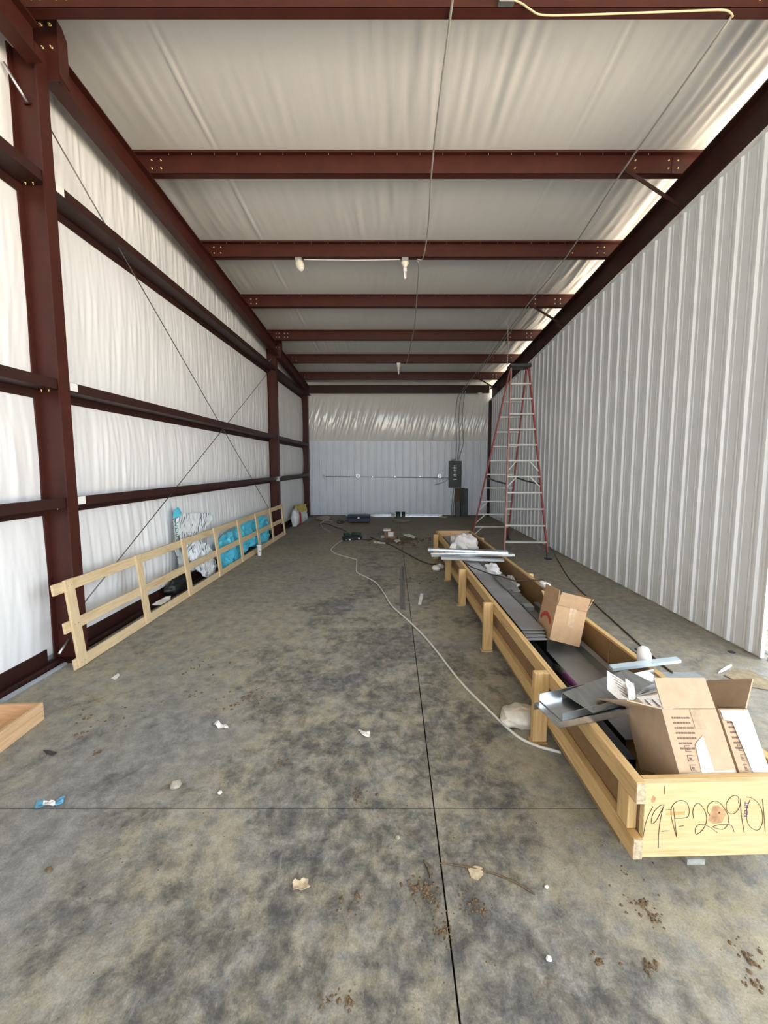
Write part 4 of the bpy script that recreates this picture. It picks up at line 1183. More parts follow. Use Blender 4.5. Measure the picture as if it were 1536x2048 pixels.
MB().frame(cr(0.35, 0.55, 0.036), UH*0.004, VH*2.0, Vector((0,0,0.064))).build('flange', M_BLACKM, r)
MB().frame(cr(0.634, 0.55, 0.166), UH*0.05, VH*2.0, Vector((0,0,0.004))).build('lip', M_GREYMETAL, r)
# little galvanized clips behind the logo box
b = MB().frame(cr(0.42, 2.28, 0.177), UH*0.10, VH*0.10, Vector((0,0,0.04))).build('metal_clip', M_GALV); tag(b, 'small shiny metal clip on the trims behind the logo box', 'clip')
# purple tool
r = empty('purple_tool', cr(0.30, 0.9, 0.10), (0,0,ang)); tag(r, 'purple handled tool with a black grip in the crate beside the galvanized trim', 'tool')
MB().tube([cr(0.295,1.18,0.125), cr(0.300,1.0,0.13), cr(0.305,0.80,0.13)], [0.022,0.02,0.018], 10).build('handle', M_PURPLE, r)
MB().tube([cr(0.290,1.34,0.115), cr(0.293,1.24,0.125), cr(0.295,1.18,0.125)], [0.016,0.026,0.022], 10).build('grip', M_BLACK, r)
MB().tube([cr(0.305,0.80,0.125), cr(0.295,0.74,0.12)], [0.02,0.026], 10).build('tip', M_FOAM, r)

# ---- cardboard boxes
def carton(name, o, ux, uy, uz, W_, D_, H_, mat, label, flaps, group=None, t=0.005):
    """open box: o front-bottom-left corner, ux width, uy depth, uz up (unit vectors)"""
    ux, uy, uz = (Vector(a).normalized() for a in (ux, uy, uz)); o = Vector(o)
    r = empty(name, o); tag(r, label, 'box', group)
    mb = MB(); mb.frame(o, ux*W_, uy*D_, uz*t); mb.frame(o+uz*t, ux*W_, uy*t, uz*(H_-t)); mb.frame(o+uz*t+uy*(D_-t), ux*W_, uy*t, uz*(H_-t))
    mb.frame(o+uz*t+uy*t, ux*t, uy*(D_-2*t), uz*(H_-t)); mb.frame(o+uz*t+uy*t+ux*(W_-t), ux*t, uy*(D_-2*t), uz*(H_-t))
    mb.build('body', mat, r)
    for side, length, angle in flaps:
        # flap hinged at the top edge, angle from straight up, positive = outward
        c_, s_ = math.cos(angle), math.sin(angle)
        if side == 'front': a, along, out = o+uz*H_, ux*W_, -uy
        elif side == 'back': a, along, out = o+uz*H_+uy*(D_-t), ux*W_, uy
        elif side == 'left': a, along, out = o+uz*H_, uy*D_, -ux
        else: a, along, out = o+uz*H_+ux*(W_-t), uy*D_, ux
        d = (uz*c_ + out*s_)
        nrm = along.normalized().cross(d)
        MB().frame(a + d*0.003 + along.normalized()*0.004, along - along.normalized()*0.008, d*length, nrm*t).build('flap', mat, r)
    return r
def printed_face(r, o, ux, uz, W_, H_, n, seed, mirror=False):
    """torn white label and rows of small print on the front face"""
    ux, uz = Vector(ux).normalized(), Vector(uz).normalized(); out = ux.cross(uz).normalized()
    if out.y > 0: out = -out
    o = Vector(o) + out*0.0008
    def pl(a, b_, c_, d, mat, nm, amp=0.0015, lift=0.0):
        P = [o + ux*W_*x + uz*H_*z + out*lift for x, z in (a, b_, c_, d)]
        sheet(P, 0.0012, amp, 30, seed, 3, tuple(out)).build(nm, mat, r)
    pl((0.02,0.01),(0.98,0.01),(0.98,0.16),(0.02,0.10), M_TAPE, 'torn_label')
    pl((0.38,0.02),(0.62,0.02),(0.60,0.62),(0.42,0.50), M_TAPE, 'torn_label', lift=0.0012)
    rs = random.Random(seed)
    mb = MB()
    for i in range(n):
        z = 0.86 - i*0.072; x = 0.14
        while x < 0.46 - (0.12 if i > 4 else 0):
            w_ = rs.uniform(0.02, 0.06)
            mb.frame(o + ux*W_*x + uz*H_*z, ux*W_*w_, out*0.0006, uz*H_*0.026)
            x += w_ + 0.015
    for k_ in range(3):
        x, z = 0.22, 0.40 - k_*0.13
        mb.frame(o+ux*W_*x+uz*H_*z, ux*W_*0.10, out*0.0006, uz*H_*0.008); mb.frame(o+ux*W_*x+uz*H_*(z+0.075), ux*W_*0.10, out*0.0006, uz*H_*0.008)
        mb.frame(o+ux*W_*x+uz*H_*z, ux*W_*0.008, out*0.0006, uz*H_*0.08); mb.frame(o+ux*W_*(x+0.09), ux*W_*0.008, out*0.0006, uz*H_*0.01)
        mb.frame(o+ux*W_*(x+0.03)+uz*H_*(z+0.02), ux*W_*0.04, out*0.0006, uz*H_*0.03)
    mb.build('small_print', M_LINE, r)
tl = math.radians(31.5)
uZ = Vector((0, math.sin(tl), math.cos(tl))); uY = Vector((0, math.cos(tl), -math.sin(tl))); uX = Vector((1,0,0))
KB = 0.886
oA = CAM + (Vector((1.314, 1.632, 0.235)) - CAM)*KB
A = carton('cardboard_box', oA, uX, uY, uZ, 0.235, 0.29, 0.257, M_CARD2, 'tilted brown cardboard box with torn white label, next to the crate end board', (('front', 0.12, -0.04), ('left', 0.14, 1.35), ('back', 0.10, 0.9)))
printed_face(A, oA, uX, uZ, 0.235, 0.257, 7, 4)
MB().frame(oA + uX*0.12 + uZ*0.185 - uY*0.0015, uX*0.045, -uY*0.0006, uZ*0.072).build('packing_tape', simple('brown_tape', (0.36,0.24,0.13), 0.25, var=0.2, scale=40), A)
for dx in (0.08, 0.12, 0.17):
    MB().tube([oA+uX*dx+uZ*0.262-uY*0.001, oA+uX*(dx-0.010)+uZ*0.32-uY*0.0005, oA+uX*(dx-0.022)+uZ*0.374+uY*0.002], 0.0014, 4).build('crease', M_CARD2, A)
oB = CAM + (Vector((1.594, 1.636, 0.235)) - CAM)*KB
B = carton('cardboard_box', oB, uX, uY, uZ, 0.125, 0.29, 0.257, M_CARD2, 'tilted brown cardboard box with large white label, beside the right rail of the crate', (('back', 0.12, 0.2), ('right', 0.14, 0.6)))
printed_face(B, oB, uX, uZ, 0.125, 0.257, 7, 9)
sheet([oB+uX*a*0.125+uZ*z*0.257-uY*0.0045 for a, z in ((0.42,0.12),(0.98,0.10),(0.98,0.98),(0.02,0.98),(0.04,0.84),(0.30,0.82))], 0.0012, 0.0015, 30, 4, 3, (0,-1,0)).build('torn_label', M_TAPE, B)
# logo box further back
f0, f1, f2 = at(1098.6, 1280, Z=0.215), at(1152.5, 1293.6, Z=0.215), at(1065, 1242, Z=0.215)
uxC = Vector((0.965, -0.09, -0.225)).normalized(); 
upC = Vector((0.25, 0.13, 0.95)).normalized(); upC = (upC - uxC*upC.dot(uxC)).normalized()
uyC = upC.cross(uxC).normalized()
if uyC.y < 0: uyC = -uyC
f0 = cr(0.34, 1.62, 0.195)
WC, DC, HC = 0.225, 0.315, 0.268
f0 = at(1099, 1279, Z=0.352)
Cb = carton('cardboard_box', f0, uxC, uyC, upC, WC, DC, HC, M_CARD, 'open brown cardboard box with a curved red logo, tipped inside the crate', (('front', 0.105, 0.22), ('left', 0.11, 0.04), ('right', 0.11, 0.30), ('back', 0.10, 1.2)))
# curved red banner on its left face
mb = MB(); ring_o, ring_i = [], []
for k_ in range(13):
    t_ = k_/12; a_ = math.radians(145 - 110*t_)
    cpt = (0.155, 0.035)
    for rr, lst in ((0.152, ring_o), (0.115, ring_i)):
        dd, hz = cpt[0] + math.cos(a_)*rr*1.05, cpt[1] + math.sin(a_)*rr*0.95
        lst.append(f0 + uyC*(DC - dd) + upC*hz - uxC*0.0008)
for k_ in range(12):
    mb.frame(ring_i[k_], ring_i[k_+1]-ring_i[k_], ring_o[k_]-ring_i[k_], -uxC*0.0008)
mb.build('red_logo', M_REDPRINT, Cb)
MB().frame(f0 + uxC*0.10 + upC*0.13 - uyC*0.0006, uxC*0.05, -uyC*0.0006, upC*0.16).build('packing_tape', simple('clear_tape', (0.50,0.36,0.23), 0.15, var=0.15, scale=40), Cb)

# metal trims laid across the crate
def cross_trim(name, p, q, w, label, mat=M_GALV, lip=0.035, up=True, grp=None):
    """p,q: centre-line ends at web level"""
    p, q = Vector(p), Vector(q); d = (q-p).normalized(); s_ = Vector((-d.y, d.x, 0)).normalized()
    r = empty(name, p); tag(r, label, 'metal trim', grp)
    MB().frame(p - s_*w/2, q-p, s_*w, Vector((0,0,0.003))).build('web', mat, r)
    MB().frame(p + s_*(w/2-0.003), q-p, s_*0.003, Vector((0,0,lip))).build('flange', mat, r)
    MB().frame(p - s_*w/2, q-p, s_*0.003, Vector((0,0,lip if up else -lip))).build('flange', mat, r)
    return r
G = 'galvanized trims across the near end of the crate'
p0, p1 = near((0.825, 1.965, 0.326)), near((1.90, 2.225, 0.336))
cross_trim('cross_trim', p0, p1, 0.20, 'bottom galvanized trim lying across the crate behind the torn boxes', lip=-0.034, up=False, grp=G)
cross_trim('cross_trim', p0+Vector((0.035,0.03,0.006)), p1+Vector((-0.2,0.02,0.006)), 0.17, 'middle galvanized trim nested across the crate, with an upturned edge', lip=0.038, grp=G)
cross_trim('cross_trim', p0+Vector((0.17,0.035,0.042)), p1+Vector((-0.35,0.01,0.042)), 0.185, 'top galvanized trim with a flat web lying across the crate behind the torn boxes', M_GALV_D, lip=-0.030, up=False, grp=G)
q0, q1 = at(1255, 1362, Z=0.42), at(1392, 1348, Z=0.385)
b = MB(); b.frame(near((1.42,2.375,0.345)), Vector((0.47,0.09,0.004)), Vector((0,0.045,0)), Vector((0,0,0.018)))
tag(b.build('pale_flashing', simple('pale_blue_film', (0.55,0.66,0.74), 0.3, 0.3)), 'pale blue grey flashing resting across the right rail of the crate', 'metal trim')
# foam roll on the rail, packing slips
c = at(1303, 1356, Z=0.37)
b = MB().lathe(cr(0.755, 0.95, 0.327), [(0.036,0),(0.040,0.015),(0.039,0.06),(0.030,0.09),(0.012,0.104)], (-0.15,0,1), 18).build('foam_plug', M_FOAM); tag(b, 'rounded white foam piece standing on the right rail of the crate', 'foam')
r = empty('document_pouch', (1.32, 1.98, 0.40)); tag(r, 'clear plastic pouch with a printed slip, draped over the trims across the crate', 'document')
P = [at(1213,1342,Y=2.14), at(1252,1367,Y=2.10), at(1254,1412,Y=1.97), at(1243,1416,Y=1.96), at(1216,1380,Y=2.03)]
P = [Vector((p.x, p.y, max(p.z, 0.405))) for p in P]; P = [near(p) for p in P]
sheet(P, 0.002, 0.006, 14, 3, 3).build('slip', M_PAPER, r)
nrm = (P[1]-P[0]).cross(P[3]-P[0]).normalized()
if nrm.y > 0: nrm = -nrm
mb = MB()
ex = (P[1]-P[0])*0.8; ez = (P[4]-P[0])
for k_ in range(6):
    a = P[0] + ex*0.15 + (P[3]-P[0])*(0.12+0.12*k_) + nrm*0.009
    mb.frame(a, ex*(0.5 if k_ % 2 else 0.62), nrm*0.0006, (P[3]-P[0]).normalized()*0.005)
mb.build('small_print', M_LINE, r)
Q = [at(1250,1362,Y=2.10), at(1268,1366,Y=2.08), at(1272,1400,Y=1.99), at(1256,1412,Y=1.97)]
Q = [Vector((p.x, p.y, max(p.z, 0.405)+0.004)) for p in Q]; Q = [near(p) for p in Q]
sheet(Q, 0.002, 0.02, 16, 5, 3).build('pouch', M_FOIL, r)
P = [Vector((1.33,1.86,0.408)), Vector((1.50,1.90,0.414)), Vector((1.50,2.02,0.416)), Vector((1.33,2.00,0.410))]; P = [near(p) for p in P]
r = empty('packing_slip', (1.4,1.93,0.40)); tag(r, 'white printed packing slip lying on the trims behind the torn box', 'paper')
sheet(P, 0.002, 0.004, 12, 6, 3, (0,0,1)).build('sheet', M_PAPER, r)
mb = MB()
for k_ in range(4): mb.frame(near((1.35+0.04*k_, 1.90, 0.416)), (0.007,0,0), (0,0.06,0), (0,0,0.0006))
mb.build('small_print', M_LINE, r)

# far end: studs across the crate, plastic bags
G = 'galvanized studs across the far end of the crate'
for i, (xa, xb, ya, yb_, z, w, lab) in enumerate(((0.545, 1.72, 5.82, 5.66, 0.362, 0.10, 'slotted galvanized stud, topmost of three lying across the far end of the crate'),
                                     (0.57, 1.80, 5.60, 5.62, 0.329, 0.10, 'galvanized stud sticking out furthest past the right rail of the crate'),
                                     (0.70, 1.56, 5.44, 5.30, 0.327, 0.09, 'shortest galvanized stud lying across the crate in front of the slotted one'))):
    p, q = near((xa, ya, z)), near((xb, yb_, z)); d = (q-p).normalized(); s_ = Vector((-d.y, d.x, 0)); hh_ = 0.028; w *= KS
    r = empty('metal_stud', p); tag(r, lab, 'metal stud', G)
    MB().frame(p - s_*w/2 + Vector((0,0,hh_)), q-p, s_*w, Vector((0,0,0.002))).build('web', M_GALV, r)
    for sg in (-1, 1): MB().frame(p + s_*(w/2 if sg > 0 else -w/2), q-p, s_*0.002*(-sg), Vector((0,0,hh_))).build('flange', M_GALV, r)
    if i == 0:
        for f_ in (0.21, 0.70):
            MB().frame(p + (q-p)*f_ - s_*0.012 + Vector((0,0,hh_+0.0022)), d*0.06, s_*0.024, Vector((0,0,0.0006))).build('slot', M_BLACK, r)
b = blob(cr(0.36, 4.95, 0.14), (0.40, 0.55, 0.36), 51, 0.20, seg=(30,20)).build('plastic_bag', simple('milky_plastic', (0.66,0.63,0.63), 0.35, var=0.08)); tag(b, 'milky white plastic bag heaped inside the far end of the crate', 'bag')
pts = [cr(0.06,4.5,0.25), cr(0.07,4.55,0.34), cr(0.14,4.6,0.39), cr(0.22,4.5,0.37), cr(0.30,4.4,0.26)]
mb = MB()
P = spline(pts, 6)
for a, b_ in zip(P[:-1], P[1:]): mb.beam(a, b_, 0.09, 0.02, (0,0,1))
tag(mb.build('foam_strip', M_FOAM), 'bent white foam strip inside the far end of the crate', 'foam')
p = at(883, 1117); b = blob(Vector((0.70, 6.0, 0)), (0.13, 0.16, 0.09), 61, 0.15).build('plastic_scrap', M_FOAM); tag(b, 'white foam lump on the floor under the ends of the metal studs', 'foam')
b = blob(at(881, 1137), (0.13, 0.11, 0.08), 62, 0.22).build('crumpled_cup', M_WHITE); tag(b, 'crumpled white cup on the floor by the far left side of the crate', 'cup')
b = blob(cr(0.44, 3.55, 0.178), (0.20, 0.34, 0.15), 63, 0.22, 2.4, (24,16)).build('clear_bag', M_FOIL); tag(b, 'crumpled clear plastic bag on the grey trim in the crate', 'bag')
b = blob(cr(0.60, 3.2, 0.06), (0.14, 0.40, 0.20), 64, 0.25, 2.4, (24,16)).build('silver_bag', simple('silver_film', (0.5,0.5,0.49), 0.25, 0.5)); tag(b, 'silvery plastic bag squeezed beside the right lining of the crate', 'bag')
b = blob(cr(0.76, 2.55, 0.326), (0.09, 0.16, 0.05), 65, 0.3).build('plastic_scrap', M_FOAM); tag(b, 'white plastic scrap resting on the right rail of the crate', 'scrap')
b = blob(at(1040, 1447), (0.26, 0.17, 0.12), 66, 0.16, 2.2, (30,20)).build('plastic_bag', simple('dusty_white_plastic', (0.60,0.55,0.47), 0.35, var=0.12, scale=16)); tag(b, 'crumpled white plastic bag on the floor against the crate post', 'bag')

b = sheet([cr(0.075,0.06,0.05), cr(0.26,0.05,0.05), cr(0.28,0.30,0.06), cr(0.25,0.40,0.10), cr(0.10,0.40,0.10), cr(0.07,0.25,0.07)], 0.003, 0.035, 9, 6, 4, (0,0,1)).build('film_scrap', simple('shaded_film', (0.13,0.135,0.14), 0.2, var=0.5, scale=20))  # clear film; the shade of the gap is put into its colour
tag(b, 'crumpled plastic film, painted dark as the shaded gap, between the left rail and the torn box', 'film')
# ------------------------------------------------------------------ cords on the floor
def floor_cord(px, r, mat, label, name, z=None, n=8):
    P = [at(x, y) for x, y in px]
    S = [p + Vector((0,0,r + 0.001)) for p in spline(P, n)]
    b = MB().tube(S, r, 8).build(name, mat); return tag(b, label, 'cord')
floor_cord([(686,1081),(679,1085),(671,1091),(664,1097),(663,1102),(671,1108),(693,1115),(707,1118.5),(713,1121),(713,1132),(713,1144),(720,1150),(731,1155),(752,1167),(768,1188),(781,1210),(797,1226),(820,1246),(849,1275),(877,1309),(906,1347),(935,1381),(975,1420),(1012,1456),(1042,1480),(1078,1496),(1100,1502),(1122,1508)],
           0.0085, M_CORDW, 'long white extension cord snaking along the concrete floor to the crate', 'extension_cord')
floor_cord([(718,1079),(728,1080),(738,1081),(745,1079),(741,1075),(748,1078),(758,1082),(770,1086),(790,1095),(815,1109),(840,1122),(862,1130),(872,1129)], 0.010, M_CORDB, 'dark brown cord on the floor from the black chargers to the far crate end', 'brown_cord')
floor_cord([(700,1070),(692,1064),(684,1059),(672,1055),(660,1050),(648,1048),(640,1050)], 0.010, M_CORDB, 'dark brown cord on the floor behind the chargers towards the back corner', 'brown_cord')
floor_cord([(662,1066),(652,1060),(643,1053),(642,1047),(648,1042),(658,1041),(664,1043)], 0.010, M_CORDW, 'short pale cord loop on the floor near the back corner', 'loose_wire')
floor_cord([(640,1034),(648,1033),(656,1033),(655,1036),(643,1038),(634,1040)], 0.009, M_CORDW, 'pale cord lying on the floor at the base of the back wall', 'loose_wire')
# cord draped over the crate contents
pts = [cr(0.06,3.55,0.332), cr(0.12,3.45,0.310), cr(0.22,3.30,0.300), cr(0.30,3.15,0.300), cr(0.40,2.98,0.315), cr(0.52,2.86,0.305), cr(0.66,2.78,0.335), cr(0.76,2.74,0.342), cr(0.83,2.70,0.34), cr(0.88,2.66,0.10), cr(0.90,2.62,0.012)]
b = MB().tube(spline(pts), 0.008, 6).build('brown_cord', M_CORDB); tag(b, 'brown cord draped across the dark trims and over the right crate rail', 'cord')

# battery chargers
def charger(p, rot, label, w=0.20, d=0.16, h=0.13):
    r = empty('battery_charger', p, (0,0,rot)); tag(r, label, 'charger')
    MB().box((-w/2,-d/2,0.0), (w/2,d/2,h*0.55)).build('base', M_BLACK, r, local=True, bevel=0.015)
    MB().box((-w/2+0.02,-d/2+0.02,h*0.552), (w/2-0.03,d/2-0.02,h)).build('battery', M_DGREEN, r, local=True, bevel=0.015)
    MB().box((w/2-0.06,-d/2-0.004,0.02), (w/2-0.02,-d/2-0.0005,0.05)).build('rating_label', M_WHITE, r, local=True)
    MB().box((-w/2+0.03,-d/2-0.003,0.03), (-w/2+0.07,-d/2-0.0005,0.04)).build('indicator', M_GALV, r, local=True)
    return r
charger(at(692.5, 1083)+Vector((0,0.08,0)), 0.5, 'black battery charger where the white extension cord begins', 0.17, 0.14, 0.19)
charger(at(712, 1080)+Vector((0,0.08,0)), -0.15, 'black battery charger with the brown cord, beside the taller one', 0.25, 0.17, 0.17)

# swept debris pile
r = empty('small_carton', at(778, 1077)); tag(r, 'small brown carton with a white label standing in the swept debris', 'box')
c = at(778, 1077)
MB().box((c.x-0.11, c.y, 0), (c.x+0.14, c.y+0.22, 0.17)).build('body', simple('dark_cardboard', (0.20,0.12,0.07), 0.8), r, bevel=0.004)
MB().box((c.x-0.02, c.y-0.002, 0.05), (c.x+0.10, c.y-0.0005, 0.15)).build('label', M_PAPER, r)
MB().frame((c.x-0.13, c.y+0.005, 0.171), (0.16,0,0.0), (0,0.20,0.0), (0,0,0.025)).build('top_flap', M_PAPER, r)
for i, (pts, lab, th) in enumerate(((((762,1073),(769,1073),(769,1078.5),(762,1079)), 'small white card standing in front of the brown carton in the debris', 0.004),
                          (((748,1083),(771,1087),(770,1090),(747,1086)), 'white strip lying in front of the swept debris', 0.006),
                          (((806,1072),(818,1070),(832,1076),(828,1079),(815,1076)), 'white torn paper on the swept debris behind the floor joint', 0.006),
                          (((787,1084),(798,1080),(802,1085),(793,1087)), 'small crumpled white paper at the edge of the debris pile', 0.008))):
    P = [at(x, y)+Vector((0,0,0.03 if i != 1 else 0.014)) for x, y in pts]
    b = sheet(P, th, 0.012, 9, i+3, 3, (0,0,1)).build('paper_scrap', M_PAPER); tag(b, lab, 'paper')
def crumbs(name, spots, mat, label, seed):
    """loose dirt crumbs: list of (px, py, radius m, count, max size m)"""
    rs = random.Random(seed); mb = MB()
    for x, y, rad, n, sz in spots:
        c = at(x, y)
        for _ in range(n):
            a_, d_ = rs.uniform(0, 6.283), rad*abs(rs.gauss(0, 0.5))
            s_ = sz*rs.uniform(0.25, 1.0)**1.5
            p = c + Vector((math.cos(a_)*d_, math.sin(a_)*d_*0.9, s_*0.25))
            vs_ = []
            for k_ in range(6):
                dv = [Vector((1,0,0)),Vector((-1,0,0)),Vector((0,1,0)),Vector((0,-1,0)),Vector((0,0,1)),Vector((0,0,-1))][k_]
                dv = dv + Vector((rs.uniform(-.3,.3), rs.uniform(-.3,.3), rs.uniform(-.2,.2)))
                vs_.append(p + Vector((dv.x*s_, dv.y*s_, max(dv.z*s_*0.5, -s_*0.25))))
            mb.add(vs_, [(0,2,4),(2,1,4),(1,3,4),(3,0,4),(2,0,5),(1,2,5),(3,1,5),(0,3,5)])
    b = mb.build(name, mat); tag(b, label, 'dirt', kind='stuff'); return b
crumbs('debris_pile', [(790,1083,0.55,260,0.035),(815,1080,0.5,160,0.035),(770,1084,0.3,80,0.03),(765,1068,0.4,40,0.02)], M_DIRT, 'swept pile of brown leaves and dirt around the small carton', 5)
crumbs('dirt_crumbs', [(838,1775,0.09,60,0.011),(870,1800,0.08,40,0.008),(885,1865,0.07,90,0.006),(945,1805,0.08,50,0.007),(965,1825,0.07,40,0.007),
                       (720,1795,0.05,14,0.010),(683,1800,0.06,25,0.008),(700,2005,0.05,16,0.010),(655,2000,0.06,20,0.006),(1285,1810,0.06,40,0.008),(1310,1840,0.05,30,0.008),(1200,1920,0.05,20,0.009),
                       (1300,1935,0.04,16,0.010),(1500,1920,0.07,30,0.010),(1510,1970,0.05,20,0.010),(500,1395,0.16,60,0.013),(470,1410,0.10,20,0.012),(710,1597,0.08,24,0.011),(380,1392,0.10,14,0.012),
                       (168,1438,0.10,14,0.014),(165,1466,0.08,10,0.016),(250,1422,0.25,14,0.012),(385,1340,0.35,26,0.014),(200,1505,0.06,8,0.014),(560,1525,0.05,6,0.012),(600,1450,1.2,90,0.005),(900,1900,0.8,120,0.004),(300,1700,1.0,80,0.004),(1100,1250,0.6,0,0.01),(860,1165,0.5,20,0.02),(1250,1750,0.3,30,0.006)],
       M_DIRT, 'brown dirt crumbs scattered over the concrete floor', 8)
# pebbles, leaves and scraps, each its own thing
for i, (x, y, sz, mat, lab) in enumerate(((352,1573,0.028,M_STONE,'small greenish stone on the floor before the blue and white wrapper'),(1098,1920,0.010,M_FOAM,'tiny white pebble on the floor below the crate end'),
                          (795,1677,0.012,M_STONE,'small pale pebble just past the crossing floor joint'),(440,1587,0.012,M_PAPER,'tiny pale chip on the floor near the crossing joint'),(1093,1775,0.008,M_PAPER,'tiny white chip at the end of the floor twig'),(98,1742,0.012,M_DIRT,'small dark clod on bare concrete below the wrapper'))):
    b = blob(at(x, y), (sz*2, sz*1.6, sz*1.2), 70+i, 0.2, 1.6, (12,8)).build('pebble', mat); tag(b, lab, 'pebble')
def scrap(px, mat, label, cat, seed, lift=0.012, amp=0.012, th=0.002, name='paper_scrap'):
    P = [at(x, y)+Vector((0,0,lift)) for x, y in px]
    b = sheet(P, th, amp, 14, seed, 3, (0,0,1)).build(name, mat)
    zmin = min((b.matrix_basis @ v.co).z for v in b.data.vertices)
    b.location.z -= zmin - 0.001
    return tag(b, label, cat)
scrap([(427,1452),(434,1443),(441,1450),(452,1450),(458,1460),(447,1461),(436,1457)], M_PAPER, 'folded white paper scrap on the floor between lumber frame and joint', 'paper', 1, amp=0.02)
scrap([(716,1460),(728,1466),(740,1465),(739,1477),(725,1476)], M_PAPER, 'torn white paper scrap on the floor beside the long joint', 'paper', 2, amp=0.012)
scrap([(585,1770),(590,1763),(600,1766),(607,1760),(617,1762),(616,1774),(621,1778),(609,1784),(596,1781),(586,1784)], M_TANPAPER, 'curled tan dry leaf lying on the floor', 'leaf', 3, amp=0.014, name='dry_leaf')
scrap([(936,1740),(950,1733),(965,1738),(966,1752),(955,1762),(942,1756)], M_TANPAPER, 'flat tan dry leaf under the twig beside the long joint', 'leaf', 4, amp=0.006, name='dry_leaf')
scrap([(222,1358),(236,1347),(240,1351),(230,1361)], M_PAPER, 'small white paper strip on the floor near the foot of the lumber frame', 'paper', 5, amp=0.004)
scrap([(836,1209),(841,1187),(847,1188),(842,1210)], M_PAPER, 'flat pale paper strip on the floor beside the metal angle', 'paper', 6, amp=0.001)
scrap([(86,1501),(98,1501),(115,1508),(104,1513),(92,1508)], M_DARKSTEEL, 'dark flat sliver on the floor beside the small wooden crate', 'scrap', 7, amp=0.004, name='dark_sliver')
r = empty('candy_wrapper', at(100, 1612)); tag(r, 'crumpled blue and white wrapper on the floor joint', 'wrapper')
for i, (pp, mat) in enumerate((([(69,1622),(76,1606),(90,1604),(92,1614),(78,1622)], M_BLUEW), ([(88,1605),(110,1607),(112,1616),(95,1618),(86,1614)], M_FOAM), ([(108,1606),(122,1600),(131,1597),(126,1610),(112,1616)], M_BLUEW))):
    P = [at(x, y)+Vector((0,0,0.014)) for x, y in pp]
    sheet(P, 0.002, 0.010, 22, i+2, 3, (0,0,1)).build('film', mat, r)
floor_cord([(848,1722),(856,1738),(862,1756)], 0.003, M_DIRT, 'short curved twig on the floor beside the long joint', 'twig')['category'] = 'twig'
floor_cord([(880,1728),(930,1735),(985,1748),(1030,1766),(1070,1790)], 0.003, M_DIRT, 'long thin twig on the floor crossing the dry leaf', 'twig')['category'] = 'twig'
# galvanized angle on the floor
p, q = at(806, 1220), at(803, 1134)
mb = MB()
for sg in (-1, 1):
    mb.add([(p.x, p.y, 0.030), (p.x+sg*0.034, p.y, 0.0), (q.x+sg*0.034, q.y, 0.0), (q.x, q.y, 0.030), (p.x, p.y, 0.026), (p.x+sg*0.030, p.y, 0.0), (q.x+sg*0.030, q.y, 0.0), (q.x, q.y, 0.026)],
           [(0,1,2,3),(7,6,5,4),(0,4,5,1),(3,2,6,7),(1,5,6,2),(0,3,7,4)])
tag(mb.build('metal_angle', M_GALV_D), 'long galvanized metal angle lying along the floor joint', 'metal angle')

# corner of a small wooden crate at the left
r = empty('wooden_tray', (-2.5, 1.9, 0)); tag(r, 'corner of a low open box of reddish boards beside the insulated wall', 'box')
MR = [mat_wood('reddish_board_x', 0, (0.42,0.22,0.10), (0.56,0.34,0.18)), mat_wood('reddish_board_y', 1, (0.50,0.29,0.14), (0.62,0.41,0.23))]
e0, e1 = at(89.5, 1438), at(0, 1506.7)
dd = (e1-e0).normalized(); far_ = e0 + dd*1.3; nn = Vector((-1, 0.0, 0)); nn = (nn - dd*nn.dot(dd)).normalized()
MB().frame(e0, dd*1.3, nn*0.022, (0,0,0.118)).build('side_board', MR[1], r, bevel=0.002)
MB().frame(e0 + nn*0.0225, nn*0.37, dd*0.022, (0,0,0.116)).build('end_board', MR[0], r, bevel=0.002)
MB().frame(e0 + nn*0.393, dd*1.3, nn*0.022, (0,0,0.118)).build('side_board', MR[1], r, bevel=0.002)
MB().frame(e0 + nn*0.0235 + dd*0.0225, dd*1.2, nn*0.368, (0,0,0.012)).build('bottom_board', MR[1], r)
mb = MB()
for z in (0.03, 0.09): mb.lathe(e0 - nn*0.0002 + dd*0.012 + Vector((0,0,z)), [(0.003,0),(0.003,0.0006)], -nn, 6)
mb.build('nail_heads', M_DARKSTEEL, r)['kind'] = 'stuff'

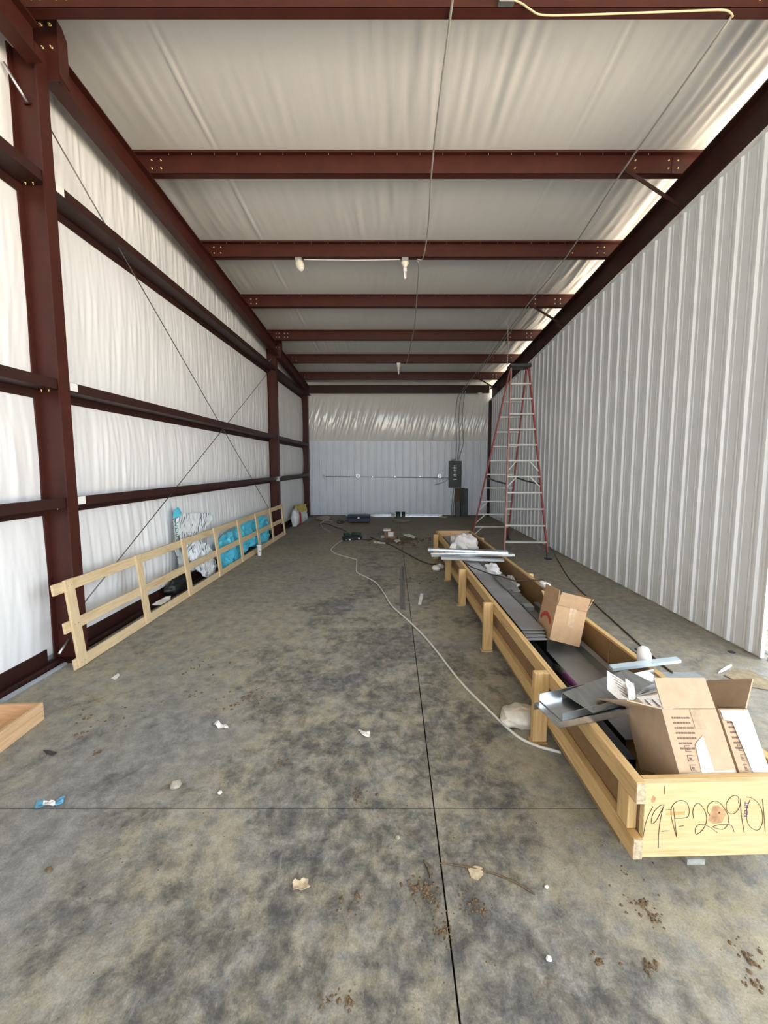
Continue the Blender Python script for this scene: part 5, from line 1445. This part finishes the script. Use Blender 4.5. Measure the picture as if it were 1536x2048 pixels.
# right of the crate: tray, strips, cardboard
r = empty('metal_tray', (2.3, 2.75, 0)); tag(r, 'pale galvanized flashing lying on the floor between crate and partition', 'metal trim')
P0, P1 = at(1415, 1362), at(1490, 1388)
MB().frame((1.98, 2.62, 0.001), (0.52,0.0,0), (-0.06,0.36,0), (0,0,0.003)).build('web', simple('pale_flashing_metal', (0.50,0.54,0.56), 0.35, 0.5), r)
MB().frame((1.98, 2.612, 0.0), (0.52,0.0,0), (0,0.006,0), (0,0,0.04)).build('flange', M_FOAM, r)
scrap([(1437,1348),(1448,1338),(1462,1331),(1464,1333),(1450,1343)], M_FOAM, 'white foam strip on the floor between crate and ribbed partition', 'foam', 8, amp=0.004, th=0.012, name='foam_strip')
scrap([(1448,1352),(1470,1338),(1500,1342),(1536,1362),(1560,1385),(1500,1375)], simple('tan_dust_patch', (0.30,0.24,0.15), 0.95, var=0.3, scale=20), 'patch of tan sawdust on the floor between crate and partition', 'sawdust', 9, amp=0.003, th=0.003, name='sawdust_patch')
scrap([(1455,1302),(1462,1301),(1472,1306),(1468,1308),(1458,1306)], M_DARKSTEEL, 'small dark chip on the floor by the open end of the partition', 'scrap', 10, amp=0.002, name='dark_chip')
b = MB().tube([p+Vector((0,0,0.006)) for p in (at(1270,1298), at(1290,1312), at(1345,1345))], 0.006, 6).build('steel_rod', M_DARKSTEEL); tag(b, 'dark thin steel rod on the floor along the right side of the crate', 'rod')
scrap([(1240,1292),(1262,1300),(1300,1322),(1292,1326),(1262,1308)], M_BLACKM, 'thin black plastic strip on the floor beside the crate right rail', 'strip', 12, amp=0.003, name='plastic_strip')

# threshold track of the opening beside the partition, flashing beyond
r = empty('door_track', (XR+0.10, 1.0, 0)); tag(r, 'metal threshold track on the floor at the open end of the partition', 'track')
MB().box((XR+0.03, YF+0.2, 0.0), (XR+0.055, 3.18, 0.030)).build('inner_rail', M_ALU, r, bevel=0.002)
MB().box((XR+0.065, YF+0.2, 0.0), (XR+0.13, 3.18, 0.008)).build('channel', M_BLACK, r)
MB().box((XR+0.135, YF+0.2, 0.0), (XR+0.160, 6.0, 0.030)).build('outer_rail', M_ALU, r, bevel=0.002)
b = MB().box((3.82, 2.2, 0.0), (3.89, 5.8, 0.03)).build('pale_flashing', M_WHITE); tag(b, 'long white flashing on the floor outside, beyond the end of the partition', 'metal trim')
